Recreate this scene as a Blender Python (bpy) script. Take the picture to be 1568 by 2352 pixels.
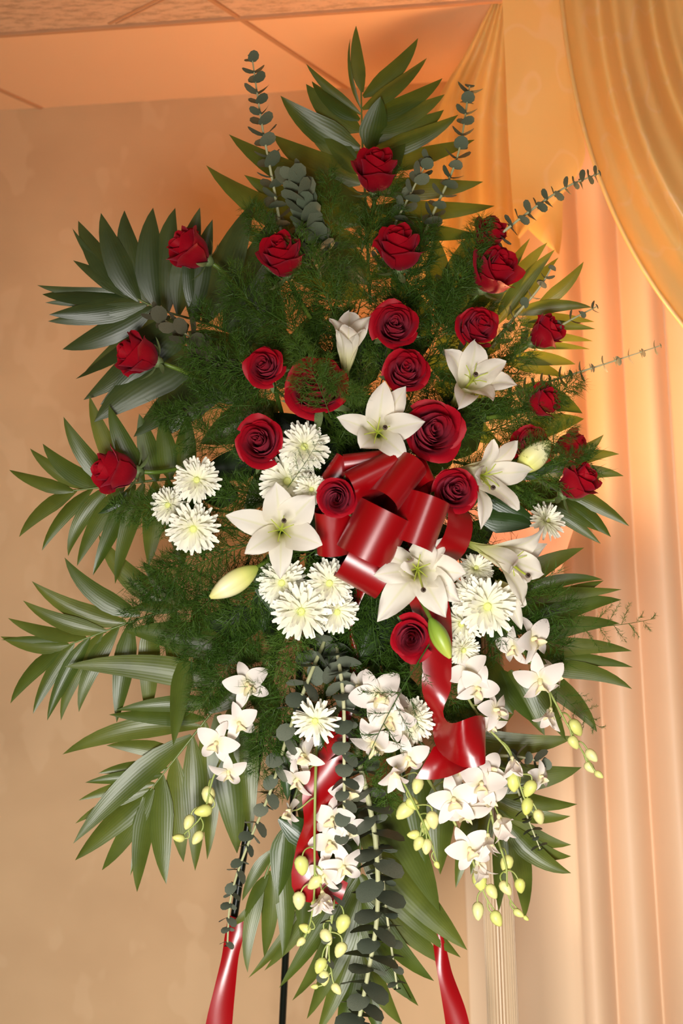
import bpy, math, random
from mathutils import Vector as V, Matrix
random.seed(7)
for o in list(bpy.data.objects): bpy.data.objects.remove(o)
SC = bpy.context.scene
COL = SC.collection

# ------------------------------------------------------------------ camera
FP = 3333.0                                   # focal length in pixels of the 1568x2352 frame
PITCH, ROLL = math.radians(3.0), math.radians(2.0)
CAM = V((0.0, -2.0, 1.45))
_f = V((0, math.cos(PITCH), math.sin(PITCH)))
_r0 = V((1, 0, 0)); _u0 = _r0.cross(_f)
CR = _r0 * math.cos(ROLL) - _u0 * math.sin(ROLL)     # camera right (world horizontals rise to the right)
CU = _u0 * math.cos(ROLL) + _r0 * math.sin(ROLL)
CF = _f
cd = bpy.data.cameras.new('camera'); cam = bpy.data.objects.new('camera', cd); COL.objects.link(cam)
cam.matrix_world = Matrix(((CR.x, CU.x, -CF.x, CAM.x), (CR.y, CU.y, -CF.y, CAM.y), (CR.z, CU.z, -CF.z, CAM.z), (0, 0, 0, 1)))
cd.sensor_fit = 'VERTICAL'; cd.sensor_height = 36.0; cd.sensor_width = 24.0; cd.lens = FP / 2352 * 36
cd.clip_start = 0.05
cd.dof.use_dof = True; cd.dof.focus_distance = 1.93; cd.dof.aperture_fstop = 4.5
SC.camera = cam

# ------------------------------------------------------------------ light and exposure
SC.view_settings.view_transform = 'Standard'; SC.view_settings.look = 'None'
SC.view_settings.gamma = 1.0; SC.view_settings.use_curve_mapping = False
SC.view_settings.exposure = 0.0
W = bpy.data.worlds.new('room_ambient'); SC.world = W; W.use_nodes = True
W.node_tree.nodes['Background'].inputs[0].default_value = (1.0, 0.80, 0.62, 1)
W.node_tree.nodes['Background'].inputs[1].default_value = 0.09
def area(name, loc, target, size, power, col):
    l = bpy.data.lights.new(name, 'AREA'); l.shape = 'RECTANGLE'; l.size, l.size_y = size; l.energy = power; l.color = col
    o = bpy.data.objects.new(name, l); COL.objects.link(o); o.location = loc
    o.rotation_euler = (V(target) - V(loc)).to_track_quat('-Z', 'Y').to_euler(); return o
front_key = area('soft_front_key', (-0.30, -2.7, 0.70), (0.10, 0, 0.76), (0.8, 0.8), 24, (1.0, 0.96, 0.91)); front_key.data.spread = math.radians(80)  # added soft key, low in front; stands in for unseen room daylight
fl = bpy.data.lights.new('camera_flash', 'SPOT'); fl.energy = 19; fl.color = (1.0, 0.95, 0.9); fl.spot_size = math.radians(52); fl.spot_blend = 1.0; fl.shadow_soft_size = 0.07
flo = bpy.data.objects.new('camera_flash', fl); COL.objects.link(flo); flo.location = (0.32, -2.15, 1.75); flo.rotation_euler = (V((0.05, 0, 1.22)) - flo.location).to_track_quat('-Z', 'Y').to_euler()
LAMP_POWER = 9.6

# ------------------------------------------------------------------ helpers
PXM = 2.0 / FP                                # metres per photograph pixel at the flowers
def ray(px, py): return CF + CR * ((px - 784) / FP) + CU * ((1176 - py) / FP)
def P(px, py, d=0.0): return CAM + ray(px, py) * (2.0 + d)
def DIR(r, u, t): return (CR * r + CU * u - CF * t).normalized()       # right, up, toward the viewer
WYAW = math.radians(5.0)
WN = V((-math.sin(WYAW), -math.cos(WYAW), 0))  # wall normal, into the room
WT = V((math.cos(WYAW), -math.sin(WYAW), 0))   # along the wall, to the right
WP0 = CAM + V((0, 2.82, 0))
CEIL = CAM.z + 0.985
def PW(px, py, off):                           # where a sight line meets a plane `off` metres in front of the wall
    r = ray(px, py); q = WP0 + WN * off
    return CAM + r * ((q - CAM).dot(WN) / r.dot(WN))
def PC(px, py, z=None):
    r = ray(px, py); return CAM + r * (((CEIL if z is None else z) - CAM.z) / r.z)

def mesh(name, vs, fs, uvs=None, smooth=True):
    m = bpy.data.meshes.new(name); m.from_pydata([tuple(v) for v in vs], [], fs)
    if smooth: m.polygons.foreach_set('use_smooth', [True] * len(m.polygons))
    if uvs:
        L = m.uv_layers.new(name='UVMap'); idx = [0] * len(m.loops); m.loops.foreach_get('vertex_index', idx)
        flat = []
        for i in idx: flat += uvs[i]
        L.data.foreach_set('uv', flat)
    m.update(); return m
def obj(name, m, mat, parent=None, mw=None):
    o = bpy.data.objects.new(name, m); COL.objects.link(o)
    if mat is not None and m is not None and not m.materials: m.materials.append(mat)
    if parent is not None: o.parent = parent
    if mw is not None: o.matrix_local = mw
    return o
def tag(o, label=None, cat=None, group=None, kind=None):
    if label: o['label'] = label
    if cat: o['category'] = cat
    if group: o['group'] = group
    if kind: o['kind'] = kind
    return o
def thing(name, label, cat, mw=None, group=None):
    o = bpy.data.objects.new(name, None); COL.objects.link(o); o.empty_display_size = 0.02
    if mw is not None: o.matrix_world = mw
    return tag(o, label, cat, group)
def T(v): return Matrix.Translation(v)
def basis(z, spin=0.0, up=None):               # rotation whose local Z is z
    z = z.normalized(); u = up or (V((0, 0, 1)) if abs(z.z) < 0.95 else V((0, 1, 0)))
    x = u.cross(z).normalized(); y = z.cross(x)
    m = Matrix(((x.x, y.x, z.x), (x.y, y.y, z.y), (x.z, y.z, z.z))).to_4x4()
    return m @ Matrix.Rotation(spin, 4, 'Z')
def gridmesh(name, rows, closed=False, smooth=True, inv=None):
    n, k = len(rows), len(rows[0]); vs, uv, fs = [], [], []
    for i, r in enumerate(rows):
        for j, p in enumerate(r):
            vs.append(inv @ p if inv is not None else p); uv.append((j / max(1, k - 1), i / max(1, n - 1)))
    for i in range(n - 1):
        for j in range(k if closed else k - 1):
            a, b = i * k + j, i * k + (j + 1) % k; fs.append((a, b, b + k, a + k))
    return mesh(name, vs, fs, uv, smooth)
def catmull(pts, n):
    pts = [V(p) for p in pts]
    if len(pts) == 2: return [pts[0].lerp(pts[1], i / n) for i in range(n + 1)]
    e = [pts[0] * 2 - pts[1]] + pts + [pts[-1] * 2 - pts[-2]]; out = []; m = len(pts) - 1
    for i in range(n + 1):
        s = min(i / n * m, m - 1e-6); k = int(s); t = s - k; a, b, c, d = e[k:k + 4]
        out.append(0.5 * ((2 * b) + (c - a) * t + (2 * a - 5 * b + 4 * c - d) * t * t + (3 * b - a - 3 * c + d) * t ** 3))
    return out
def bez(a, b, c, d, t):
    s = 1 - t; return a * s ** 3 + b * (3 * s * s * t) + c * (3 * s * t * t) + d * t ** 3
def tube(name, pts, r0, r1=None, sides=6, inv=None):
    r1 = r0 if r1 is None else r1; rows = []; n = len(pts); ref = None
    for i, p in enumerate(pts):
        t = (pts[min(i + 1, n - 1)] - pts[max(i - 1, 0)]).normalized()
        ref = (V((0, 1, 0.13)) if ref is None else ref); x = (ref - t * ref.dot(t)).normalized(); ref = x; y = t.cross(x)
        r = r0 + (r1 - r0) * i / max(1, n - 1)
        rows.append([p + (x * math.cos(a) + y * math.sin(a)) * r for a in [2 * math.pi * k / sides for k in range(sides)]])
    m = gridmesh(name, rows, True, True, inv); return m
def box(name, corners8):
    return mesh(name, corners8, [(0, 3, 2, 1), (4, 5, 6, 7), (0, 1, 5, 4), (1, 2, 6, 5), (2, 3, 7, 6), (3, 0, 4, 7)], smooth=False)
def slab(name, quad, thick):                   # quad (world points), extruded along `thick`
    q = [V(p) for p in quad]; return box(name, q + [p + thick for p in q])
def lathe(name, prof, n=24, flute=0, amp=0.0):
    rows = []
    for r, z in prof:
        rows.append([V(((r - (amp * r if flute and k % flute == 0 else 0)) * math.cos(2 * math.pi * k / n), (r - (amp * r if flute and k % flute == 0 else 0)) * math.sin(2 * math.pi * k / n), z)) for k in range(n)])
    return gridmesh(name, rows, True, not flute)

# ------------------------------------------------------------------ materials
def sr(r, g, b):                               # sRGB 0-255 to linear
    f = lambda c: (c / 255 / 12.92) if c <= 10 else ((c / 255 + 0.055) / 1.055) ** 2.4
    return (f(r), f(g), f(b), 1)
MATS = {}
class NT:
    def __init__(s, name):
        m = bpy.data.materials.new(name); m.use_nodes = True; s.m = m; s.t = m.node_tree; s.n = s.t.nodes; s.b = s.n['Principled BSDF']; MATS[name] = m
    def add(s, t, **k):
        x = s.n.new(t)
        for a, v in k.items(): setattr(x, a, v)
        return x
    def link(s, a, b): s.t.links.new(a, b)
    def ramp(s, fac, stops):
        r = s.add('ShaderNodeValToRGB'); e = r.color_ramp.elements
        while len(e) < len(stops): e.new(0.5)
        for i, (p, c) in enumerate(stops): e[i].position = p; e[i].color = c
        s.link(fac, r.inputs[0]); return r.outputs[0]
    def mixc(s, fac, a, b, mode='MIX'):
        x = s.add('ShaderNodeMix', data_type='RGBA', blend_type=mode)
        for v, i in ((fac, 0), (a, 6), (b, 7)):
            if hasattr(v, 'links'): s.link(v, x.inputs[i])
            else: x.inputs[i].default_value = v
        return x.outputs[2]
    def noise(s, scale, detail=3, coord='Object', stretch=None, rough=0.5):
        tc = s.add('ShaderNodeTexCoord'); n = s.add('ShaderNodeTexNoise'); n.inputs['Scale'].default_value = scale; n.inputs['Detail'].default_value = detail; n.inputs['Roughness'].default_value = rough
        if stretch:
            mp = s.add('ShaderNodeMapping'); mp.inputs['Scale'].default_value = stretch; s.link(tc.outputs[coord], mp.inputs[0]); s.link(mp.outputs[0], n.inputs[0])
        else: s.link(tc.outputs[coord], n.inputs[0])
        return n.outputs[0]
    def bump(s, h, st, dist=0.001):
        b = s.add('ShaderNodeBump'); b.inputs['Strength'].default_value = st; b.inputs['Distance'].default_value = dist; s.link(h, b.inputs['Height']); s.link(b.outputs[0], s.b.inputs['Normal'])
    def set(s, **k):
        for a, v in k.items():
            i = s.b.inputs[a.replace('_', ' ')]
            if hasattr(v, 'links'): s.link(v, i)
            else: i.default_value = v
    def translucent(s, col, amt):
        tr = s.add('ShaderNodeBsdfTranslucent'); mx = s.add('ShaderNodeMixShader'); mx.inputs[0].default_value = amt
        if hasattr(col, 'links'): s.link(col, tr.inputs[0])
        else: tr.inputs[0].default_value = col
        s.link(s.b.outputs[0], mx.inputs[1]); s.link(tr.outputs[0], mx.inputs[2]); s.link(mx.outputs[0], s.n['Material Output'].inputs[0])
    def uv(s):
        t = s.add('ShaderNodeTexCoord'); x = s.add('ShaderNodeSeparateXYZ'); s.link(t.outputs['UV'], x.inputs[0]); return x.outputs[0], x.outputs[1]
    def rnd(s): return s.add('ShaderNodeObjectInfo').outputs['Random']

def leafmat(name, c0, c1, vein=True, rough=0.35, tr=0.25, spec=0.5):
    k = NT(name); c = k.mixc(k.rnd(), c0, c1)
    if vein:
        u, v = k.uv(); w = k.add('ShaderNodeMath', operation='SINE'); mu = k.add('ShaderNodeMath', operation='MULTIPLY'); mu.inputs[1].default_value = 56.0
        k.link(u, mu.inputs[0]); k.link(mu.outputs[0], w.inputs[0])
        c = k.mixc(0.07, c, k.ramp(w.outputs[0], [(0.2, (0.35, 0.4, 0.3, 1)), (0.9, (1.2, 1.2, 0.9, 1))]), 'MULTIPLY'); k.bump(w.outputs[0], 0.06, 0.0006)
    c = k.mixc(k.ramp(k.noise(22, 3), [(0.35, (0, 0, 0, 1)), (0.75, (0.6, 0.6, 0.6, 1))]), c, tuple(x * 0.6 for x in c0[:3]) + (1,))
    k.set(Base_Color=c, Roughness=rough, Specular_IOR_Level=spec); k.translucent(c, tr); return k.m
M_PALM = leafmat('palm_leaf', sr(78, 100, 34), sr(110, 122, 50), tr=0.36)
M_PALMLIT = leafmat('palm_leaf_lamplit', sr(104, 122, 40), sr(132, 140, 56), tr=0.4)  # brighter, yellower copy of the palm leaf; lamp light put into the colour
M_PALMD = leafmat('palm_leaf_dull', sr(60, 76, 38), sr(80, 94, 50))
M_LILYLEAF = leafmat('lily_leaf', sr(46, 72, 30), sr(60, 88, 40), True, 0.3)
M_DARKLEAF = leafmat('salal_leaf', sr(34, 52, 24), sr(44, 64, 28), False, 0.4)
M_RACHIS = leafmat('palm_stalk', sr(96, 116, 48), sr(110, 122, 60), False, 0.4, 0.0)
M_STEM = leafmat('flower_stem', sr(88, 116, 38), sr(112, 136, 50), False, 0.45, 0.0)
M_SEPAL = leafmat('sepal', sr(112, 132, 80), sr(136, 152, 100), False, 0.5, 0.15)
M_FERN = leafmat('fern_needle', sr(62, 96, 28), sr(92, 124, 44), False, 0.5, 0.35, 0.3)
M_EUC = leafmat('eucalyptus_leaf', sr(104, 116, 92), sr(132, 138, 112), False, 0.6, 0.12, 0.3)
M_EUCD = leafmat('eucalyptus_dark_leaf', sr(92, 102, 86), sr(122, 128, 110), False, 0.55, 0.06, 0.3)
M_EUCB = leafmat('eucalyptus_brown_leaf', sr(88, 88, 68), sr(112, 106, 84), False, 0.65, 0.08, 0.3)
M_EUSTEM = leafmat('eucalyptus_stem', sr(176, 178, 130), sr(196, 194, 150), False, 0.6, 0.0)
k = NT('rose_petal'); u, v = k.uv()
c = k.ramp(v, [(0.0, sr(110, 0, 22)), (0.55, sr(158, 2, 24)), (1.0, sr(178, 4, 28))])
c = k.mixc(k.ramp(k.noise(40, 4, stretch=(1, 1, 0.2)), [(0.35, (0, 0, 0, 1)), (0.8, (0.5, 0.5, 0.5, 1))]), c, sr(120, 0, 18))
k.set(Base_Color=c, Roughness=0.55, Specular_IOR_Level=0.25, Sheen_Weight=0.25, Sheen_Tint=(1, 0.15, 0.25, 1)); k.translucent(sr(190, 0, 16), 0.12); M_ROSE = k.m
k = NT('lily_petal'); u, v = k.uv()
c = k.ramp(v, [(0.0, sr(190, 200, 96)), (0.22, sr(236, 232, 176)), (0.45, sr(250, 244, 226)), (1.0, sr(252, 246, 234))])
ab = k.add('ShaderNodeMath', operation='SUBTRACT'); ab.inputs[1].default_value = 0.5; k.link(u, ab.inputs[0]); a2 = k.add('ShaderNodeMath', operation='ABSOLUTE'); k.link(ab.outputs[0], a2.inputs[0])
c = k.mixc(k.ramp(a2.outputs[0], [(0.0, (0.35, 0.35, 0.35, 1)), (0.07, (0, 0, 0, 1))]), c, sr(226, 228, 150))
k.bump(k.noise(60, 2, 'UV', (3, 0.6, 1)), 0.25, 0.002)
k.set(Base_Color=c, Roughness=0.5, Specular_IOR_Level=0.3); k.translucent(c, 0.3); M_LILY = k.m
k = NT('lily_bud'); u, v = k.uv()
c = k.ramp(v, [(0.0, sr(150, 170, 60)), (0.3, sr(226, 226, 130)), (0.75, sr(244, 238, 190)), (1.0, sr(214, 210, 120))])
k.set(Base_Color=c, Roughness=0.45); M_LBUD = k.m
k = NT('lily_bud_green'); u, v = k.uv()
c = k.ramp(v, [(0.0, sr(104, 140, 40)), (0.6, sr(160, 184, 66)), (1.0, sr(196, 204, 90))]); k.set(Base_Color=c, Roughness=0.4); M_LBUDG = k.m
k = NT('lily_filament'); k.set(Base_Color=sr(186, 200, 70), Roughness=0.4); M_FILA = k.m
k = NT('lily_stigma'); k.set(Base_Color=sr(120, 104, 88), Roughness=0.6); M_STIG = k.m
k = NT('mum_petal'); u, v = k.uv()
c = k.ramp(v, [(0.0, sr(226, 230, 150)), (0.3, sr(248, 246, 218)), (1.0, sr(252, 250, 236))]); k.set(Base_Color=c, Roughness=0.55, Specular_IOR_Level=0.2); k.translucent(c, 0.2); M_MUM = k.m
k = NT('mum_centre'); k.set(Base_Color=k.mixc(k.noise(300, 2), sr(196, 206, 96), sr(232, 234, 160)), Roughness=0.7); M_MUMC = k.m
k = NT('orchid_petal'); u, v = k.uv()
c = k.ramp(v, [(0.0, sr(240, 232, 190)), (0.3, sr(250, 242, 232)), (1.0, sr(250, 238, 230))]); k.set(Base_Color=c, Roughness=0.5, Specular_IOR_Level=0.25); k.translucent(c, 0.28); M_ORCH = k.m
k = NT('orchid_throat'); k.set(Base_Color=sr(240, 232, 176), Roughness=0.5); M_ORCHT = k.m
k = NT('orchid_lip'); u, v = k.uv(); c = k.ramp(v, [(0.0, sr(206, 150, 160)), (0.2, sr(244, 234, 180)), (1.0, sr(250, 240, 214))]); k.set(Base_Color=c, Roughness=0.5); k.translucent(c, 0.2); M_LIP = k.m
k = NT('orchid_bud'); u, v = k.uv(); c = k.ramp(v, [(0.0, sr(206, 214, 120)), (1.0, sr(220, 220, 110))]); c = k.mixc(k.rnd(), c, sr(234, 228, 160)); k.set(Base_Color=c, Roughness=0.45); M_OBUD = k.m
k = NT('orchid_stalk'); k.set(Base_Color=k.mixc(k.rnd(), sr(140, 156, 74), sr(168, 176, 104)), Roughness=0.45); M_OSTEM = k.m
k = NT('red_satin'); k.set(Base_Color=sr(146, 0, 8), Roughness=0.26, Specular_IOR_Level=0.85, Sheen_Weight=0.08, Sheen_Tint=(1, 0.3, 0.3, 1))
w = k.noise(900, 1, 'UV', (0.05, 1, 1)); k.bump(w, 0.08, 0.0005); M_SATIN = k.m
k = NT('easel_metal'); k.set(Base_Color=sr(14, 22, 16), Roughness=0.32, Metallic=0.2); M_EASEL = k.m
k = NT('floral_foam'); k.set(Base_Color=sr(26, 44, 22), Roughness=0.95); M_FOAM = k.m
k = NT('wallpaper')
big = k.ramp(k.noise(3.0, 4, stretch=(1, 1, 1.3)), [(0.3, (0.0, 0, 0, 1)), (0.7, (1, 1, 1, 1))])
c = k.mixc(big, sr(196, 160, 120), sr(210, 175, 133))
mot = k.ramp(k.noise(9.0, 2, stretch=(1.3, 1.3, 0.9)), [(0.56, (0, 0, 0, 1)), (0.60, (1, 1, 1, 1))])
mm = k.add('ShaderNodeMath', operation='MULTIPLY'); mm.inputs[1].default_value = 0.22; k.link(mot, mm.inputs[0])
c = k.mixc(mm.outputs[0], c, sr(222, 190, 150)); k.bump(k.noise(160, 3, stretch=(0.3, 0.3, 2)), 0.08, 0.002)
k.set(Base_Color=c, Roughness=0.7, Specular_IOR_Level=0.2); M_WALL = k.m
k = NT('ceiling_paint'); k.set(Base_Color=sr(246, 208, 164), Roughness=0.7); M_CEIL = k.m
k = NT('acoustic_tile'); n = k.noise(42, 5, stretch=(0.8, 1.8, 1), rough=0.75); c = k.ramp(n, [(0.36, sr(190, 160, 128)), (0.54, sr(228, 198, 164))]); k.bump(n, 0.5, 0.004); k.set(Base_Color=c, Roughness=0.9); M_ACOU = k.m
k = NT('ceiling_bar'); k.set(Base_Color=sr(206, 158, 116), Roughness=0.6); M_BAR = k.m
k = NT('carpet'); k.set(Base_Color=k.mixc(k.noise(200, 2), sr(120, 96, 78), sr(146, 118, 96)), Roughness=1.0); M_FLOOR = k.m
k = NT('drape_fabric'); c = k.mixc(k.noise(5, 2), sr(236, 202, 164), sr(243, 212, 178)); k.bump(k.noise(400, 1, stretch=(1, 1, 0.1)), 0.06, 0.001); k.set(Base_Color=c, Roughness=0.5, Specular_IOR_Level=0.35, Sheen_Weight=0.15); k.translucent(c, 0.25); M_DRAPE = k.m
k = NT('sheer_fabric'); k.set(Base_Color=sr(236, 208, 172), Roughness=0.7); k.translucent(sr(236, 208, 172), 0.2); M_SHEER = k.m
k = NT('damask_satin')
n = k.noise(7.0, 1.5, stretch=(1, 1, 0.9)); cc = k.add('ShaderNodeMath', operation='PINGPONG'); cc.inputs[1].default_value = 0.09; k.link(n, cc.inputs[0])
pat = k.ramp(cc.outputs[0], [(0.006, (1, 1, 1, 1)), (0.014, (0, 0, 0, 1))]); pm = k.add('ShaderNodeMath', operation='MULTIPLY'); pm.inputs[1].default_value = 0.4; k.link(pat, pm.inputs[0])
c = k.mixc(pm.outputs[0], sr(240, 218, 146), sr(248, 234, 190)); k.set(Base_Color=c, Roughness=0.32, Specular_IOR_Level=0.5, Sheen_Weight=0.1); k.translucent(sr(244, 212, 130), 0.35); M_DAMASK = k.m
k = NT('lamp_column'); k.set(Base_Color=sr(206, 180, 146), Roughness=0.45); M_LCOL = k.m
k = NT('lamp_bowl_glass'); k.set(Base_Color=sr(250, 200, 160), Roughness=0.4, Emission_Color=(1.0, 0.30, 0.13, 1), Emission_Strength=0.95); M_BOWL = k.m
k = NT('lamp_bulb'); k.set(Base_Color=(1, 1, 1, 1), Emission_Color=(1.0, 0.55, 0.25, 1), Emission_Strength=14.0); M_BULB = k.m

# ------------------------------------------------------------------ the setting
def wpt(s, z, off=0.0): q = WP0 + WN * off + WT * s; return V((q.x, q.y, z))
tag(obj('wall_back', slab('wall_back', [wpt(-3, 0), wpt(3, 0), wpt(3, CEIL + 0.1), wpt(-3, CEIL + 0.1)], -WN * 0.12), M_WALL), kind='structure')
tag(obj('floor', slab('floor', [V((-3, -3.5, 0)), V((3, -3.5, 0)), V((3, 1.3, 0)), V((-3, 1.3, 0))], V((0, 0, -0.1))), M_FLOOR), kind='structure')
ceiling = tag(obj('ceiling', slab('ceiling', [V((-3, -3.5, CEIL + 0.012)), V((3, -3.5, CEIL + 0.012)), V((3, 1.3, CEIL + 0.012)), V((-3, 1.3, CEIL + 0.012))], V((0, 0, 0.1))), M_CEIL), kind='structure')
def strip(name, a, b, w, mat, h=0.012, parent=None, z=None):
    z = CEIL if z is None else z; a, b = V((a.x, a.y, z)), V((b.x, b.y, z)); n = (b - a).normalized().cross(V((0, 0, 1))) * (w / 2)
    return obj(name, slab(name, [a + n, b + n, b - n, a - n], V((0, 0, h))), mat, parent)
RUN = V((math.cos(math.radians(63.5)), math.sin(math.radians(63.5)), 0))      # the seams run slantwise to the wall
A_OFF = 0.385                                                                 # distance of the main bar from the wall
b1 = PC(655, 110); b1 = V((b1.x, b1.y, 0)); PITCHX = 0.64
def on_line(k, off):                                                          # seam k crosses the line `off` in front of the wall
    q = WP0 + WN * off; p = V((b1.x + PITCHX * k, b1.y, 0)); t = (V((q.x, q.y, 0)) - p).dot(WN) / RUN.dot(WN); r = p + RUN * t; return V((r.x, r.y, CEIL))
for k in range(-4, 4):
    for (o0, o1, mat, nm) in ((0.0, A_OFF - 0.006, M_CEIL, 'border_panel'), (A_OFF + 0.006, 0.98, M_ACOU, 'acoustic_tile'), (0.99, 1.6, M_ACOU, 'acoustic_tile')):
        e = V((0.006, 0, 0))
        q = [on_line(k, o0) + e, on_line(k + 1, o0) - e, on_line(k + 1, o1) - e, on_line(k, o1) + e]
        obj(nm, slab(nm, q, V((0, 0, 0.011))), mat, ceiling)
    strip('ceiling_bar', on_line(k, 0.0), on_line(k, 1.6), 0.0075, M_BAR, 0.014, ceiling, CEIL - 0.003)
for off in (A_OFF, 0.985):
    strip('ceiling_bar', on_line(-4, off), on_line(4, off), 0.009, M_BAR, 0.016, ceiling, CEIL - 0.005)
g0, g1 = PC(370, -6), PC(250, 54)
strip('tile_groove', g0, g1, 0.006, M_BAR, 0.004, ceiling, CEIL - 0.0015)
strip('tile_groove', g0 + V((0.012, 0, 0)), g1 + V((0.012, 0, 0)), 0.003, M_BAR, 0.004, ceiling, CEIL - 0.0015)

# fluted torchiere floor lamp behind the flowers
LX = P(1149, 2200, 0.24)
lamp = thing('torchiere_lamp', 'fluted cream torchiere floor lamp glowing orange behind the flowers beside the drapes', 'lamp', T(V((LX.x, LX.y, 0))))
rim_z = P(1200, 1105, 0.24).z
obj('base', lathe('base', [(0.0, 0.0), (0.15, 0.0), (0.15, 0.02), (0.11, 0.04), (0.05, 0.06), (0.03, 0.08), (0.0, 0.08)], 32), M_LCOL, lamp)
obj('column', lathe('column', [(0.0250, 0.07), (0.0247, 0.5), (0.0238, 1.0), (0.0225, rim_z - 0.19)], 120, 4, 0.20), M_LCOL, lamp)
obj('collar', lathe('collar', [(0.0, rim_z - 0.20), (0.032, rim_z - 0.20), (0.036, rim_z - 0.19), (0.03, rim_z - 0.178), (0.0, rim_z - 0.175)], 24), M_LCOL, lamp)
obj('bowl', lathe('bowl', [(0.0, rim_z - 0.18), (0.07, rim_z - 0.172), (0.118, rim_z - 0.135), (0.142, rim_z - 0.07), (0.15, rim_z), (0.147, rim_z), (0.138, rim_z - 0.07), (0.113, rim_z - 0.13), (0.0, rim_z - 0.165)], 32), M_BOWL, lamp)
obj('bulb', lathe('bulb', [(0.0, rim_z - 0.09), (0.02, rim_z - 0.075), (0.028, rim_z - 0.045), (0.02, rim_z - 0.018), (0.0, rim_z - 0.008)], 16), M_BULB, lamp)
pl = bpy.data.lights.new('torchiere_bulb_light', 'POINT'); pl.energy = LAMP_POWER; pl.color = (1.0, 0.55, 0.24); pl.shadow_soft_size = 0.05
plo = bpy.data.objects.new('torchiere_bulb_light', pl); COL.objects.link(plo); plo.parent = lamp; plo.location = (0, 0, rim_z + 0.02)

# drapes: pleated panel hanging from the ceiling, plain panel behind it, pleated jabot and swag in front
def cloth_rows(fn, nu, nv): return [[fn(j / (nu - 1), i / (nv - 1)) for j in range(nu)] for i in range(nv)]
def fold(x): s = math.sin(x); return math.copysign(abs(s) ** 0.75, s)
def at_wall(px, py, off): return PW(px, py, off)
def drape(u, v):                                # v 0 = ceiling, 1 = floor
    z = CEIL - 0.01 - v * (CEIL - 0.03)
    top, bot = at_wall(1262, 600, 0.16), at_wall(1345, 2300, 0.16)
    f = (top.z - z) / (top.z - bot.z); x0 = top.x + (bot.x - top.x) * f; x1 = x0 + 0.95 + 0.05 * f
    s = u + 0.012 * math.sin(9 * u + 2.0) ; x = x0 + (x1 - x0) * s
    ph = s * 2 * math.pi * 13.0
    off = 0.16 + (0.019 + 0.008 * v) * (2 * abs(math.sin(0.5 * (ph + 0.6 * math.sin(2.5 * v + 6 * u)))) ** 0.85 - 1) + 0.012 * math.sin(ph * 0.37 + 1)
    q = WP0 + WT * ((x - WP0.x) / WT.x) + WN * off; return V((q.x, q.y, z))
m = gridmesh('pleated_drape', cloth_rows(drape, 420, 24))
tag(obj('pleated_drape', m, M_DRAPE), 'peach floor-length drape in soft vertical pleats at the right edge', 'curtain')
def sheer(u, v):
    z0 = at_wall(1120, 430, 0.05).z; z = z0 - v * (z0 - 0.02); x0 = at_wall(1082, 2250, 0.05).x; x = x0 + 0.62 * u
    off = 0.05 + 0.010 * math.sin(u * 20 + 1.5 * v) + 0.008 * math.sin(u * 7 - 5 * v + 1)
    q = WP0 + WT * ((x - WP0.x) / WT.x) + WN * off; return V((q.x, q.y, z))
_wq = wpt((at_wall(1640, 900, 0.03) - WP0).dot(WT), 1.55, 0.03)
area('fill_behind_drapes', _wq, _wq + WN, (0.6, 1.5), 4.5, (1.0, 0.90, 0.72))  # added light brightening drape and swag from behind; no window is built
m = gridmesh('plain_curtain', cloth_rows(sheer, 70, 40))
tag(obj('plain_curtain', m, M_SHEER), 'flat beige curtain panel hanging behind the fluted lamp column', 'curtain')

val = thing('swag_valance', 'gold damask valance with pleated tail and draped swag below the ceiling', 'valance', T(at_wall(1150, -5, 0.385)))
vi = val.matrix_world.inverted()
def pts_of(lst, n): return catmull([V((a, b, 0)) for a, b in lst], n)
def tail_fn(left, right, folds, amp, off0, ph=0.0, n=60, m=26, top_amp=0.15):
    L, Rr = pts_of(left, m - 1), pts_of(right, m - 1); rows = []
    for i in range(m):
        v = i / (m - 1); r = []
        for j in range(n):
            u = j / (n - 1); p = L[i].lerp(Rr[i], u)
            off = off0 + amp * (top_amp + (1 - top_amp) * v) * fold(u * folds * 2 * math.pi + ph)
            r.append(at_wall(p.x, p.y, off))
        rows.append(r)
    return rows
# pleats fanning from the gather, then the flat outer fold, then its turned-up lining tip
obj('pleated_tail', gridmesh('pleated_tail', tail_fn([(1146, -25), (1075, 110), (1012, 215), (975, 330), (955, 560), (950, 720)], [(1165, -25), (1168, 110), (1170, 215), (1175, 330), (1190, 520), (1205, 640)], 2.6, 0.034, 0.375, 0.6, 110, 30), inv=vi), M_DAMASK, val)
obj('outer_fold', gridmesh('outer_fold', tail_fn([(1152, -25), (1160, 150), (1166, 300), (1176, 460), (1186, 540)], [(1296, -25), (1308, 100), (1322, 240), (1336, 383), (1192, 548)], 0.5, 0.016, 0.405, 0.2, 40, 40), inv=vi), M_DAMASK, val)
obj('lining_tip', gridmesh('lining_tip', tail_fn([(1180, 440), (1192, 500), (1235, 548), (1270, 575)], [(1292, 400), (1292, 470), (1290, 540), (1284, 585)], 0.5, 0.012, 0.378, 0.0, 20, 16, 1.0), inv=vi), M_DAMASK, val)
def swag(u, v):                                 # v 0 = lower hem, 1 = top edge; u along each fold, left to right
    a = V((1285 + 420 * v, -40, 0)); d = V((1840, 1000 - 900 * v, 0))
    b = V((1322 + 410 * v, 430 - 400 * v, 0)); c = V((1480 + 310 * v, 740 - 700 * v, 0))
    p = bez(a, b, c, d, u)
    off = 0.43 + 0.05 * (0.35 + 0.65 * math.sin(math.pi * min(1, u * 1.3 + 0.08))) * (0.75 * math.sin(v * 3.3 * 2 * math.pi + 1.0 + 0.7 * math.sin(3 * u)) + 0.3 * math.sin(v * 7.1 * 2 * math.pi + 2 * u + 2)) - 0.04 * v
    return at_wall(p.x, p.y, off)
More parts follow.
